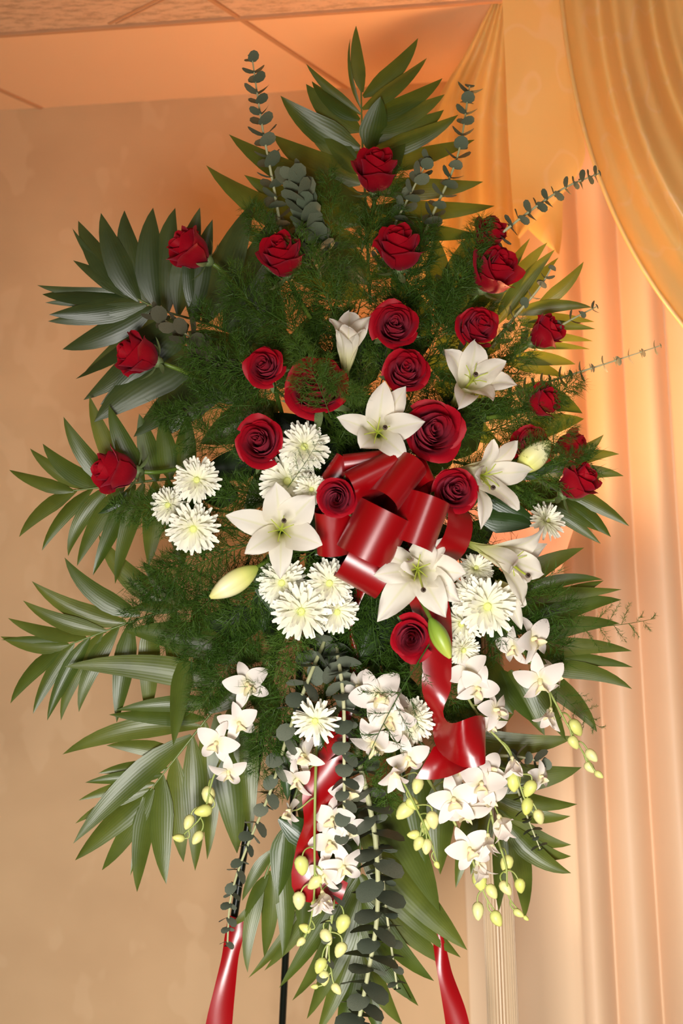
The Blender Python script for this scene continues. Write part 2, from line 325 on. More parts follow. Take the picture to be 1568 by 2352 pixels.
obj('swag', gridmesh('swag', cloth_rows(swag, 50, 120), inv=vi), M_DAMASK, val)
hem = [swag(u / 50, 0.0) + WN * 0.006 for u in range(51)]
obj('hem', tube('hem', hem, 0.004, 0.004, 6, vi), M_DAMASK, val)

# wire easel that carries the spray
easel = thing('wire_easel', 'dark green wire easel with splayed legs carrying the flower spray', 'easel', T(V((P(830, 1200, 0.08).x, 0.3, 0))))
ei = easel.matrix_world.inverted()
def leg(px0, py0, d0, px1, py1, d1, r=0.0055):
    a, b = P(px0, py0, d0), P(px1, py1, d1); t = (b.z - 0.004) / (a.z - b.z); e = b + (b - a) * t
    obj('leg', tube('leg', [a, a.lerp(e, 0.5), e], r, r, 8, ei), M_EASEL, easel)
leg(640, 1430, 0.07, 500, 2352, 0.06); leg(841, 1430, 0.075, 1056, 2352, 0.06); leg(690, 1500, 0.06, 648, 2352, 0.22)
obj('crossbar', tube('crossbar', [P(640, 1440, 0.07), P(850, 1440, 0.07)], 0.005, 0.005, 8, ei), M_EASEL, easel)
obj('crossbar', tube('crossbar', [P(642, 1430, 0.07), P(760, 1000, 0.05), P(842, 1430, 0.07)], 0.004, 0.004, 8, ei), M_EASEL, easel)
obj('hook', tube('hook', [P(735, 1440, 0.05), P(735, 1480, 0.0), P(735, 1560, -0.02)], 0.004, 0.004, 8, ei), M_EASEL, easel)
fm = lathe('floral_foam', [(0.0, -0.19), (0.05, -0.185), (0.075, -0.16), (0.08, 0.0), (0.075, 0.16), (0.05, 0.185), (0.0, 0.19)], 12)
fo = obj('floral_foam', fm, M_FOAM); fo.location = P(830, 1220, 0.03)
tag(fo, 'dark green floral foam block hidden behind the red bow', 'floral foam')

# ------------------------------------------------------------------ leaf and petal builders
def dome(px, py): return -0.15 * max(0.0, 1 - ((px - 830) / 560) ** 2 - ((py - 1230) / 850) ** 2)
def blade(name, a, b, w, n, bow=0.0, arc=0.0, segs=9, cross=5, fold_d=0.22, prof=None, twist=0.0, inv=None, tipdrop=0.0):
    """A lance-shaped leaf from a to b: w metres wide, surface normal n, bow sideways, arc along n."""
    ax = b - a; L = ax.length; t0 = ax.normalized(); side = n.cross(t0).normalized(); n = t0.cross(side)
    c1 = a + ax * 0.36 + side * bow * L + n * arc * L; c2 = a + ax * 0.74 + side * bow * L * 0.8 + n * arc * L * 0.8; rows = []
    for i in range(segs + 1):
        t = i / segs; p = bez(a, c1, c2, b, t) - n * tipdrop * L * t ** 3; q = bez(a, c1, c2, b, min(1, t + 0.02)); p0 = bez(a, c1, c2, b, max(0, t - 0.02)); tg = (q - p0).normalized()
        s = n.cross(tg).normalized(); tw = twist * (t - 0.4); nn = tg.cross(s); s2 = s * math.cos(tw) + nn * math.sin(tw); nn = tg.cross(s2)
        ww = w * 0.5 * (prof(t) if prof else min(1.0, (0.16 + 2.3 * t ** 0.8)) * max(0.0, 1 - t ** 2.3) ** 1.0 * 1.10)
        rows.append([p + s2 * (ww * x) - nn * (abs(x) ** 1.2 * fold_d * ww) for x in [-1 + 2 * j / (cross - 1) for j in range(cross)]])
    return gridmesh(name, rows, False, True, inv)
FV = -CF
def place(px, py):                              # which flowers a piece of filler greenery stands among
    if py < 800: return 'under the upper left roses' if px < 740 else ('around the topmost roses' if px < 960 else 'under the upper right roses')
    if py < 1010: return 'between the left roses and the trumpet lily' if px < 740 else ('behind the middle lily' if px < 960 else 'between the upper right lily and the drape')
    if py < 1230: return 'beside the left chrysanthemum trio' if px < 600 else ('behind the open left lily' if px < 760 else ('behind the red bow' if px < 1010 else 'behind the right-hand lilies'))
    if py < 1450: return 'below the pale yellow lily bud' if px < 640 else ('behind the chrysanthemums under the bow' if px < 830 else ('behind the ruffled lily' if px < 1010 else 'beside the large right chrysanthemum'))
    return 'above the left white orchids' if px < 720 else ('above the big middle orchids' if px < 960 else 'above the right-hand orchids')
def jit(a): return random.uniform(-a, a)

# ------------------------------------------------------------------ palm fronds
def frond(label, rachis, leaflets, d0, mat=None, dtip=0.0, group='palm fronds of the spray', wscale=1.0):
    mat = mat or M_PALM
    base = P(*rachis[0], d0 + 0.02)
    th = thing('palm_frond', label, 'palm frond', T(base), group); inv = th.matrix_world.inverted()
    pts = catmull([P(x, y, d0 + 0.012 * (1 - i / (len(rachis) - 1))) for i, (x, y) in enumerate(rachis)], 14)
    obj('stalk', tube('stalk', pts, 0.0026, 0.0011, 6, inv), M_RACHIS, th)
    for i, l in enumerate(leaflets):
        bx, by, tx, ty, w = l[:5]; bow = l[5] if len(l) > 5 else 0.0; dd = l[6] if len(l) > 6 else jit(0.014)
        a, b = P(bx, by, d0 + 0.004 + jit(0.003)), P(tx, ty, d0 + dtip + dd)
        n = (FV + CR * jit(0.45) + CU * (0.15 + jit(0.35))).normalized()
        m = blade('leaflet', a, b, w * wscale * PXM, n, bow + jit(0.012), 0.03 + jit(0.04), 9, 5, 0.12 + random.random() * 0.2, None, jit(0.5), inv, 0.02)
        obj('leaflet', m, mat, th)
    return th
frond('tall dark palm frond rising at the very top of the spray', [(850, 700), (840, 480), (832, 330), (829, 205)], [
 (832, 212, 818, 58, 34, .05), (829, 250, 803, 88, 11, .1), (834, 222, 960, 86, 46, -.10), (832, 250, 979, 131, 44, -.08), (838, 275, 1016, 178, 50, -.10),
 (842, 300, 1021, 215, 50, -.08), (846, 320, 1020, 252, 62, -.12), (846, 350, 1052, 262, 52, -.1), (850, 385, 1090, 318, 54, -.06), (850, 425, 1110, 416, 56, -.08), (852, 475, 1136, 470, 56, -.05), (852, 520, 1110, 540, 56, -.05),
 (848, 345, 874, 222, 68, 0, -.02), (828, 262, 702, 146, 26, .06), (826, 275, 716, 185, 44, .12), (828, 300, 702, 192, 62, .10), (826, 340, 643, 220, 70, .12), (826, 380, 690, 262, 60, .06), (828, 420, 625, 308, 72, .09), (830, 460, 526, 305, 78, .12), (832, 510, 560, 400, 74, .08), (836, 560, 473, 376, 84, .12), (842, 610, 540, 520, 80, .08),
 (848, 400, 740, 300, 70, 0), (850, 430, 930, 330, 70, 0), (850, 520, 760, 400, 70, 0), (850, 560, 960, 430, 80, 0), (852, 640, 1010, 500, 80, 0), (848, 650, 700, 520, 80, 0), (846, 680, 620, 600, 80, 0)], 0.055, None, 0.0)
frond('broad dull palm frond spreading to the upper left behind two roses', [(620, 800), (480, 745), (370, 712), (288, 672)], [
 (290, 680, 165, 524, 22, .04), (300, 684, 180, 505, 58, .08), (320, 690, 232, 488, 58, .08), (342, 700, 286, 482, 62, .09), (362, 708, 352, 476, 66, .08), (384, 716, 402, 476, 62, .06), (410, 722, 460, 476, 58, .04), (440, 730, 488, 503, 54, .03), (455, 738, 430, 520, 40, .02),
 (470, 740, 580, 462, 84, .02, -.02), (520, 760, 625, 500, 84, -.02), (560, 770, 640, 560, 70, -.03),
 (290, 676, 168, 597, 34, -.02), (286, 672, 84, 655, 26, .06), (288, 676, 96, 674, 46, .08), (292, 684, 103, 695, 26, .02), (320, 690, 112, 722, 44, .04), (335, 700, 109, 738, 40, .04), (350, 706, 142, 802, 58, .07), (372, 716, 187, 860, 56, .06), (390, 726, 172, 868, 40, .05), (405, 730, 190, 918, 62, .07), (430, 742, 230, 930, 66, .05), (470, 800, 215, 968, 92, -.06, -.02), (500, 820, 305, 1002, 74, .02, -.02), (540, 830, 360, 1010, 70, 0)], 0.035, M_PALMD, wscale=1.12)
frond('feathery palm frond pointing left beside the lowest left rose', [(480, 1090), (340, 1105), (240, 1118), (168, 1127)], [
 (170, 1128, 20, 1078, 34, .08), (200, 1122, 68, 1030, 36, .07), (235, 1118, 98, 1018, 46, .14), (262, 1115, 146, 957, 46, .10), (300, 1112, 205, 908, 48, .08), (330, 1108, 250, 930, 52, .05), (360, 1105, 320, 950, 54, 0), (390, 1100, 370, 960, 54, 0), (420, 1098, 430, 950, 54, 0),
 (176, 1126, 42, 1233, 40, -.10), (212, 1122, 95, 1264, 36, -.08), (250, 1118, 156, 1278, 40, -.12), (285, 1116, 176, 1300, 44, -.06), (310, 1112, 214, 1322, 44, -.04), (330, 1110, 265, 1342, 44, -.04), (355, 1106, 340, 1300, 56, .02), (385, 1102, 420, 1310, 60, .03), (420, 1098, 470, 1290, 60, 0)], 0.02)
frond('long palm frond at the far left with thin drooping tips', [(520, 1350), (400, 1395), (290, 1432), (155, 1482)], [
 (158, 1480, 0, 1462, 40, .10), (160, 1482, 2, 1470, 20, -.05), (198, 1464, 18, 1418, 36, .10), (245, 1450, 52, 1380, 42, .10), (290, 1430, 72, 1335, 50, .14), (322, 1412, 148, 1280, 50, .16), (392, 1388, 226, 1228, 56, .14), (420, 1396, 300, 1400, 40, -.1), (430, 1390, 330, 1290, 50, .05),
 (142, 1488, 22, 1615, 42, -.08), (170, 1478, 75, 1640, 36, -.06), (206, 1464, 108, 1656, 38, -.06), (236, 1452, 138, 1656, 40, -.10), (272, 1440, 180, 1636, 44, -.10), (300, 1430, 268, 1660, 52, -.02), (345, 1416, 340, 1655, 52, 0), (400, 1400, 420, 1650, 56, 0), (450, 1380, 480, 1640, 56, 0)], 0.03)
frond('wide horizontal palm frond crossing the left side below the lily bud', [(640, 1480), (600, 1510), (560, 1530)], [
 (600, 1512, 284, 1450, 88, -.05), (525, 1572, 146, 1532, 66, -.06), (425, 1500, 396, 1712, 52, 0, -.03), (600, 1540, 470, 1640, 70, 0), (590, 1530, 640, 1700, 70, 0)], -0.005)
frond('arching palm frond at the lower left under the white orchids', [(560, 1560), (500, 1620), (420, 1720), (345, 1815)], [
 (500, 1615, 265, 1632, 40, -.04), (460, 1670, 142, 1735, 54, -.14), (470, 1650, 250, 1640, 40, 0), (410, 1735, 244, 1712, 40, -.06), (385, 1765, 225, 1776, 34, -.06), (375, 1780, 195, 1798, 34, -.04), (355, 1800, 180, 1838, 32, -.06), (350, 1812, 172, 1892, 30, -.06), (440, 1690, 168, 1940, 60, -.06, -.02), (348, 1815, 170, 1976, 60, -.02),
 (352, 1812, 232, 2000, 48, .03), (330, 1830, 300, 2012, 26, .02), (348, 1815, 316, 2050, 52, -.05), (372, 1780, 380, 2032, 62, -.05), (402, 1740, 420, 1982, 60, -.02), (440, 1690, 448, 2002, 58, .03), (470, 1660, 474, 1976, 56, .05), (500, 1640, 545, 1962, 90, .03), (540, 1610, 540, 1900, 80, 0), (560, 1640, 575, 1920, 60, 0)], 0.025)
frond('large palm frond fanning straight down at the bottom of the spray', [(830, 1700), (828, 1900), (824, 2060), (822, 2190)], [
 (826, 1890, 1076, 2182, 92, -.03), (828, 1960, 1060, 2200, 64, -.06), (828, 2010, 1030, 2220, 62, -.06), (828, 2060, 996, 2256, 60, -.07), (826, 2100, 962, 2312, 50, -.06), (826, 2140, 945, 2300, 40, -.05), (824, 2160, 926, 2356, 54, -.07), (824, 2190, 880, 2400, 46, -.04),
 (826, 1900, 570, 2250, 50, .05), (826, 1930, 606, 2232, 50, .04), (826, 1970, 640, 2272, 54, .05), (826, 2010, 672, 2302, 56, .05), (826, 2050, 702, 2342, 58, .05), (824, 2100, 724, 2380, 56, .05), (824, 2150, 770, 2400, 52, .03), (822, 2185, 815, 2410, 50, .0),
 (830, 1830, 960, 2000, 80, 0), (830, 1850, 700, 2080, 80, 0), (830, 1800, 900, 1950, 80, 0), (830, 1800, 720, 1960, 90, 0), (860, 1790, 1012, 2096, 90, .02)], 0.045)
frond('small palm sprig hanging beside the left easel leg', [(700, 1760), (660, 1880), (610, 2010), (585, 2090)], [
 (630, 1950, 556, 2070, 30, -.1), (605, 2030, 568, 2235, 36, -.08), (620, 2000, 605, 2200, 44, .05), (615, 2010, 560, 2112, 30, -.06), (590, 2080, 530, 2130, 22, 0), (640, 1940, 650, 2200, 52, .06), (660, 1880, 690, 2160, 66, .08), (655, 1900, 640, 2060, 60, .0), (690, 1800, 750, 2000, 70, .06)], 0.015)
frond('dark palm frond at the lower right above the fluted lamp column', [(960, 1700), (1060, 1800), (1130, 1850), (1175, 1905)], [
 (1010, 1640, 1230, 1600, 60, -.04), (1040, 1690, 1322, 1692, 60, -.08), (1060, 1770, 1336, 1762, 74, -.12), (1110, 1800, 1326, 1846, 46, -.12), (1130, 1830, 1310, 1876, 50, -.16), (1140, 1860, 1312, 1942, 54, -.18), (1165, 1890, 1312, 2006, 52, -.14), (1165, 1900, 1312, 1968, 48, -.16), (1172, 1905, 1206, 2112, 56, .08), (1150, 1890, 1144, 2094, 40, .02), (1120, 1850, 1080, 2010, 50, .03), (1090, 1840, 1045, 2040, 44, 0), (1060, 1800, 1000, 1950, 60, 0), (1080, 1780, 1240, 1700, 60, 0), (1000, 1720, 1180, 1640, 70, 0), (1020, 1770, 1012, 2010, 74, 0), (960, 1750, 978, 1985, 80, 0)], 0.03)
frond('palm frond fanning out right below the salmon lamp glow', [(980, 1450), (1090, 1450), (1180, 1475), (1200, 1520)], [
 (1100, 1400, 1342, 1258, 62, .06), (1120, 1370, 1428, 1352, 40, -.03), (1190, 1372, 1384, 1332, 34, .15), (1120, 1470, 1386, 1332, 62, .04), (1180, 1455, 1428, 1378, 56, .10), (1190, 1475, 1424, 1432, 50, .10), (1200, 1500, 1452, 1496, 44, .08), (1200, 1520, 1454, 1532, 36, .06), (1230, 1540, 1452, 1582, 44, .12), (1215, 1540, 1372, 1682, 54, .10), (1190, 1540, 1300, 1700, 50, .05), (1170, 1540, 1250, 1690, 54, .02), (1150, 1540, 1225, 1660, 60, .0), (1100, 1500, 1180, 1640, 70, .0)], 0.025)
frond('palm frond on the right edge behind the outermost roses', [(1040, 1060), (1140, 1080), (1220, 1090)], [
 (1200, 890, 1338, 948, 70, .08), (1190, 1000, 1342, 962, 56, .06), (1230, 1090, 1386, 998, 44, -.1), (1260, 1085, 1422, 1042, 38, .12), (1270, 1100, 1432, 1094, 38, .14), (1230, 1095, 1446, 1208, 46, .06), (1220, 1100, 1404, 1232, 60, .04), (1210, 1110, 1384, 1222, 56, .02), (1200, 1120, 1380, 1250, 40, .02), (1180, 1110, 1330, 1210, 56, 0), (1150, 1100, 1280, 1190, 60, 0)], 0.03, M_PALM)
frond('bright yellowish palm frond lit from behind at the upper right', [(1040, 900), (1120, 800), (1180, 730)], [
 (1090, 760, 1216, 545, 44, .03), (1120, 740, 1256, 555, 48, .05), (1140, 745, 1274, 572, 42, .05), (1165, 735, 1282, 590, 34, .03), (1232, 702, 1340, 600, 34, -.10), (1180, 722, 1360, 706, 34, .08), (1190, 735, 1366, 738, 30, .04), (1195, 745, 1368, 756, 26, .04), (1190, 770, 1362, 782, 28, .03), (1180, 790, 1355, 800, 26, .02), (1180, 820, 1322, 836, 36, .06), (1160, 830, 1296, 866, 36, .06), (1080, 720, 1170, 590, 50, 0), (1060, 740, 1110, 600, 54, 0)], 0.03, M_PALMLIT)
frond('dark palm frond filling the middle right behind the roses', [(900, 900), (980, 800), (1030, 700)], [
 (1020, 700, 1100, 520, 70, 0), (1010, 720, 1000, 540, 70, 0), (1000, 740, 1120, 650, 70, 0), (980, 780, 900, 620, 80, 0), (1000, 790, 1150, 800, 80, 0), (980, 820, 1130, 880, 80, 0), (960, 850, 860, 700, 80, 0), (1000, 880, 1180, 960, 90, 0), (990, 930, 1150, 1020, 90, 0)], 0.05, M_PALM)
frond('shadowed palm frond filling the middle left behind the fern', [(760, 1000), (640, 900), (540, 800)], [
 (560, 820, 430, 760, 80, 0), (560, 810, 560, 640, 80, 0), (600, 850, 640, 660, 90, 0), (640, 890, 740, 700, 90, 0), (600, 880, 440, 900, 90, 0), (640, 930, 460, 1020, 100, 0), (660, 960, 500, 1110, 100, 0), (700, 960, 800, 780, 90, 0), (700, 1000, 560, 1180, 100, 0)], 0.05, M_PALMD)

# loose leaves of the lilies and dark salal leaves tucked behind the blooms
def loose(name, label, cat, a, b, w, d, mat, bow=0.0, group=None, d1=None, arc=0.05, face=(0, .2, 1)):
    A, B = P(*a, d), P(*b, d if d1 is None else d1); th_inv = T(A).inverted()
    m = blade(name, A, B, w * PXM, DIR(*face), bow, arc, 10, 7, 0.25, None, 0.2, th_inv)
    o = obj(name, m, mat); o.matrix_world = T(A); tag(o, label, cat, group); return o
for a, b, w, d, bow, lab in [
 ((588, 1300), (652, 1442), 58, -.085, .06, 'dark lily leaf hanging over the white chrysanthemums below the open lily'),
 ((600, 1350), (606, 1456), 44, -.06, -.04, 'dull lily leaf left of the chrysanthemum group under the lily bud'),
 ((800, 1255), (722, 1275), 62, -.10, -.2, 'curved dark green leaf between the left lily and the bow'),
 ((1100, 1190), (1225, 1208), 60, -.075, .05, 'broad dark leaf between the two right-hand lilies'),
 ((1100, 1115), (1235, 1200), 46, -.07, -.05, 'narrow dark leaf under the right lily turning toward the lamp'),
 ((850, 1440), (810, 1530), 56, -.07, .05, 'dark folded leaf left of the lowest rose'),
 ((985, 1390), (940, 1490), 40, -.10, .03, 'grey-green leaf behind the lowest rose'),
 ((640, 1690), (660, 1840), 40, -.05, .05, 'slim leaf hanging left of the lower chrysanthemum'),
 ((735, 1690), (770, 1790), 28, -.07, -.04, 'slim leaf hanging below the single lower chrysanthemum'),
 ((640, 1880), (750, 1985), 60, -.04, .10, 'glossy leaf crossing the lower left ribbon tail'),
 ((1020, 1260), (1025, 1220), 22, -.125, .1, 'small curled green leaf at the top of the ruffled lily'),
 ((1190, 1100), (1290, 1062), 34, -.07, .05, 'small pointed leaf right of the lily beside the outermost roses'),
 ((290, 1130), (225, 1180), 24, -.03, .1, 'small twisted leaf under the lowest left rose')]:
    loose('lily_leaf', lab, 'leaf', a, b, w, d, M_LILYLEAF, bow)
random.seed(21)
for i in range(54):
    an = random.uniform(0, 2 * math.pi); rr = math.sqrt(random.random()); x = 830 + 360 * rr * math.cos(an); y = 1190 + 440 * rr * math.sin(an)
    o = math.atan2(math.sin(an), math.cos(an)) + jit(0.8); L = random.uniform(100, 160)
    loose('salal_leaf', 'dark leaf tucked deep ' + place(x, y), 'leaf', (x - math.cos(o) * L / 2, y - math.sin(o) * L / 2), (x + math.cos(o) * L / 2, y + math.sin(o) * L / 2), random.uniform(60, 90), -0.01 + jit(0.02), M_DARKLEAF, jit(.05), 'dark leaves behind the flowers', -0.01 + jit(0.02), jit(.1), (jit(.5), .2 + jit(.4), 1))

# ------------------------------------------------------------------ feathery asparagus fern
def fern_mesh(seed, n_br, spread, needle):
    rg = random.Random(seed); vs, fs, st = [], [], []
    def need(p, d, L, w):
        s = d.cross(V((rg.uniform(-1, 1), rg.uniform(-1, 1), rg.uniform(-1, 1)))).normalized() * w; i = len(vs)
        vs.extend([p - s, p + s, p + d * L]); fs.append((i, i + 1, i + 2))
    for b in range(n_br):
        t = 0.10 + 0.9 * (b + 0.5) / n_br; side = 1 if b % 2 else -1
        p0 = V((0.06 * math.sin(2.2 * t), t, 0.05 * math.sin(3 * t))); L = spread * (1.05 - t) ** 0.7 * (0.35 + 0.65 * min(1, t * 3)) * rg.uniform(0.7, 1.15)
        d = V((side * rg.uniform(0.6, 1.0), rg.uniform(0.35, 0.9), rg.uniform(-0.5, 0.5))).normalized(); e = p0 + d * L + V((0, 0, -0.15 * L))
        need(p0, (e - p0).normalized(), (e - p0).length, 0.0040)
        k = int(6 + 24 * L / spread)
        for j in range(k):
            s = (j + 0.5) / k; p = p0.lerp(e, s); dd = (d * 1.2 + V((rg.uniform(-1, 1), rg.uniform(-1, 1), rg.uniform(-1, 1)))).normalized(); l2 = needle * rg.uniform(0.8, 1.6) * (1.25 - 0.5 * s)
            need(p, dd, l2, 0.0028)
            for q in range(3):
                d3 = (dd * 1.1 + V((rg.uniform(-1, 1), rg.uniform(-1, 1), rg.uniform(-1, 1)))).normalized(); need(p + dd * l2 * (0.2 + 0.22 * q), d3, l2 * 0.75, 0.0024)
    for i in range(13): st.append(V((0.06 * math.sin(2.2 * i / 12), i / 12, 0.05 * math.sin(3 * i / 12))))
    return mesh('needles', vs, fs, None, False), tube('stem', st, 0.006, 0.002, 5)
FERNS = [fern_mesh(s, n, sp, nd) for s, n, sp, nd in ((1, 36, .40, .085), (2, 32, .48, .095), (3, 40, .34, .08), (4, 11, .42, .05))]
def fern(px, py, ang, L, d, tilt=0.0, label=None, group='asparagus fern sprigs', var=None, roll=0.0):
    a = math.radians(ang); y = DIR(math.cos(a), math.sin(a), tilt); x = y.cross(DIR(0, 0, 1)).normalized(); z = x.cross(y); s = L * PXM
    mw = T(P(px, py, d)) @ Matrix(((x.x, y.x, z.x), (x.y, y.y, z.y), (x.z, y.z, z.z))).to_4x4() @ Matrix.Rotation(roll, 4, 'Y') @ Matrix.Scale(s, 4)
    label = label or 'feathery green asparagus fern ' + place(px, py)
    th = thing('asparagus_fern', label, 'fern', mw, group); nm, sm = FERNS[random.randrange(3) if var is None else var]
    tag(obj('needles', nm, M_FERN, th), kind='stuff'); obj('stem', sm, M_FERN, th); return th
random.seed(5)
for ring, (n, r0, L) in enumerate(((12, 60, 300), (16, 190, 300), (18, 300, 240))):
    for i in range(n):
        a = 360 * (i + 0.5 * (ring % 2)) / n + jit(8); c, s = math.cos(math.radians(a)), math.sin(math.radians(a))
        px, py = 830 + r0 * c, 1180 - r0 * 1.45 * s
        if px > 1030 and 1150 < py < 1520: continue
        fern(px, py, math.degrees(math.atan2(s * 1.3, c)) + jit(14), L * random.uniform(0.85, 1.15), dome(px, py) * 0.5 + jit(0.015) + 0.01, jit(0.12), roll=jit(0.5))
for px, py, an, L, d in [(800, 800, 118, 280, -.06), (760, 820, 150, 270, -.07), (860, 800, 70, 300, -.05), (900, 780, 45, 280, -.05), (700, 900, 165, 280, -.07), (600, 930, 190, 230, -.06), (560, 1250, 200, 220, -.06), (560, 1320, 225, 240, -.06), (620, 1420, 235, 240, -.05), (640, 1520, 260, 210, -.05), (860, 1500, 280, 200, -.06), (930, 1540, 265, 190, -.07), (1070, 1480, 285, 170, -.03), (1080, 1000, 20, 200, -.06), (1090, 930, 10, 190, -.06), (1040, 1060, 350, 130, -.06), (1020, 720, 70, 230, -.05), (760, 640, 95, 240, -.02), (820, 600, 70, 230, -.02), (690, 700, 120, 250, -.03)]:
    fern(px, py, an, L, d, jit(0.1), roll=jit(0.4))
fern(760, 960, 118, 190, -0.165, 0.12, 'fine fern sprig lying across the big ruffled rose left of the middle lily', None, 0)
fern(700, 830, 330, 150, -0.165, 0.0, 'short fern sprig crossing the top of the big ruffled rose', None, 2)
fern(1180, 1060, 35, 150, -0.115, 0.1, 'fern tip covering the rose behind the upright lily bud', None, 1)
fern(1260, 1070, 25, 110, -0.105, 0.1, 'fern tip crossing the small pointed rose near the drape', None, 2)
fern(985, 1480, 245, 300, -0.165, 0.0, 'thin fern tip falling across the big white orchids and right ribbon tail', None, 3)
fern(1290, 1440, 8, 210, -0.02, 0.0, 'wispy fern tip reaching out over the drape at the right', None, 3)
fern(660, 1120, 60, 130, -0.155, 0.05, 'fine fern tip lying over the upper white chrysanthemum', None, 3)
fern(1250, 1560, 322, 170, -0.03, 0.0, 'wispy fern tip trailing below the right-hand orchids', None, 3)
fern(850, 960, 30, 200, -0.02, 0.0, 'fern sprig showing between the middle lily and the big red rose', None, 1)

# ------------------------------------------------------------------ eucalyptus
def disc(r=1.0, n=10):
    vs, fs, uv = [V((0, 0, 0.0))], [], [(0.5, 0.5)]
    for k in range(n):
        a = 2 * math.pi * k / n; vs.append(V((r * math.cos(a), r * math.sin(a) * 1.0, 0.10 * math.cos(2 * a) + 0.12))); uv.append((0.5 + 0.5 * math.cos(a), 0.5 + 0.5 * math.sin(a)))
    fs = [(0, 1 + k, 1 + (k + 1) % n) for k in range(n)]
    return vs, fs, uv
DISCS = {}
def eu_leaf(mat):
    if mat.name not in DISCS: DISCS[mat.name] = mesh('leaf', *disc()); DISCS[mat.name].materials.append(mat)
    return DISCS[mat.name]
def eucalyptus(label, path, n, r0, r1, mat, tilt=0.45, stem=(0.0028, 0.0010), smat=None, ang0=0.0, lean=0.0, elong=1.1, off=0.0):
    pts = catmull([P(*p) for p in path], 60); th = thing('eucalyptus_branch', label, 'eucalyptus', T(pts[0]), 'eucalyptus branches of the spray'); inv = th.matrix_world.inverted()
    obj('stem', tube('stem', pts[::3], stem[0], stem[1], 6, inv), smat or M_EUSTEM, th); lm = eu_leaf(mat)
    for i in range(n):
        t = (i + 0.6) / n; k = min(59, int(t * 60)); p = pts[k]; tg = (pts[k + 1] - pts[max(0, k - 1)]).normalized(); r = (r0 + (r1 - r0) * t) * PXM * random.uniform(0.85, 1.15)
        x = tg.cross(V((0.1, 1, 0.05))).normalized(); y = tg.cross(x)
        for sgn in (0, math.pi):
            a = ang0 + (i % 2) * math.pi / 2 + sgn + jit(0.35); rad = x * math.cos(a) + y * math.sin(a)
            tl = tilt + jit(0.22); out = (rad * math.cos(lean) + tg * math.sin(lean)).normalized()
            nz = (tg * math.cos(tl) - rad * math.sin(tl)).normalized(); ox = (out - nz * out.dot(nz)).normalized(); oy = nz.cross(ox)
            m = Matrix(((ox.x, oy.x, nz.x), (ox.y, oy.y, nz.y), (ox.z, oy.z, nz.z))).to_4x4()
            obj('leaf', lm, None, th, inv @ T(p + rad * off * PXM + ox * r * 0.95 * elong) @ m @ Matrix.Diagonal((r * elong, r, r, 1)))
        if i == n - 1: obj('leaf', lm, None, th, inv @ T(pts[-1]) @ basis(tg) @ Matrix.Scale(r * 0.7, 4))
    return th
eucalyptus('slim eucalyptus branch standing tallest at the upper left', [(655, 600, .03), (632, 450, .0), (602, 290, -.01), (578, 128, -.01)], 20, 23, 15, M_EUC, .6, ang0=.5)
eucalyptus('thick grey eucalyptus tip with packed leaves between two upper roses', [(735, 640, .0), (722, 560, -.02), (700, 480, -.04), (674, 405, -.06)], 17, 29, 22, M_EUC, 1.0, ang0=.7, lean=.5, off=9)
eucalyptus('eucalyptus branch rising at the upper right toward the pleated valance tail', [(930, 640, .02), (990, 500, .0), (1050, 360, -.01), (1078, 198, -.01)], 19, 21, 16, M_EUC, .6, ang0=.3)
eucalyptus('short pale eucalyptus branch right of the topmost rose', [(870, 620, .02), (900, 530, -.01), (945, 440, -.03), (985, 362, -.03)], 13, 24, 14, M_EUC, .8, ang0=.6, lean=.3, off=4)
eucalyptus('thin eucalyptus branch reaching right across the valance', [(980, 700, .0), (1090, 590, -.03), (1190, 505, -.04), (1290, 435, -.03), (1376, 398, -.03)], 19, 20, 11, M_EUC, .3, ang0=.9)
eucalyptus('small eucalyptus twig among the yellowish palm leaflets', [(1130, 800, -.01), (1180, 730, -.03), (1235, 665, -.03), (1268, 612, -.03)], 8, 16, 9, M_EUC, .5)
eucalyptus('eucalyptus twig ending right of the side-facing rose near the drape', [(1180, 800, -.01), (1250, 770, -.03), (1310, 735, -.04), (1370, 704, -.04)], 7, 16, 9, M_EUC, .6)
eucalyptus('thin pale eucalyptus twig pointing farthest right over the drape', [(1160, 910, .0), (1250, 880, -.02), (1370, 842, -.02), (1516, 794, -.02)], 15, 16, 9, M_EUC, .25, (.0024, .0008))
eucalyptus('brownish eucalyptus branch between the two left-hand roses', [(560, 890, .0), (500, 835, -.03), (430, 770, -.04), (350, 718, -.03)], 11, 31, 18, M_EUCB, 1.0, ang0=.5, lean=.4, off=6)
eucalyptus('long eucalyptus branch trailing down to the left easel leg', [(760, 1440, -.05), (712, 1550, -.10), (660, 1690, -.09), (620, 1820, -.06), (565, 1950, -.04), (530, 2060, -.03), (522, 2172, -.03)], 25, 26, 12, M_EUCD, .6, (.003, .0014), ang0=.5)
eucalyptus('long eucalyptus branch hanging straight down left of the big orchids', [(770, 1470, -.06), (788, 1600, -.11), (790, 1750, -.10), (788, 1900, -.08), (768, 2050, -.06), (742, 2250, -.05)], 28, 25, 13, M_EUCD, .5, (.003, .0014), ang0=.2)
eucalyptus('heavy dark eucalyptus branch with whitish stem reaching the bottom edge', [(790, 1600, .0), (832, 1780, -.05), (862, 1930, -.06), (866, 2100, -.05), (842, 2250, -.05), (820, 2362, -.05)], 23, 30, 30, M_EUCD, .3, (.0042, .003), ang0=.4)
eucalyptus('thin dark eucalyptus branch beside the heavy whitish stem', [(840, 1800, .0), (872, 1960, -.02), (888, 2100, -.03), (912, 2270, -.03)], 16, 24, 13, M_EUCD, .35, (.003, .0015), ang0=.9)
eucalyptus('small dark eucalyptus tip over the lower right palm frond', [(1130, 1735, -.01), (1190, 1738, -.02), (1252, 1752, -.02)], 6, 20, 16, M_EUCD, .7)
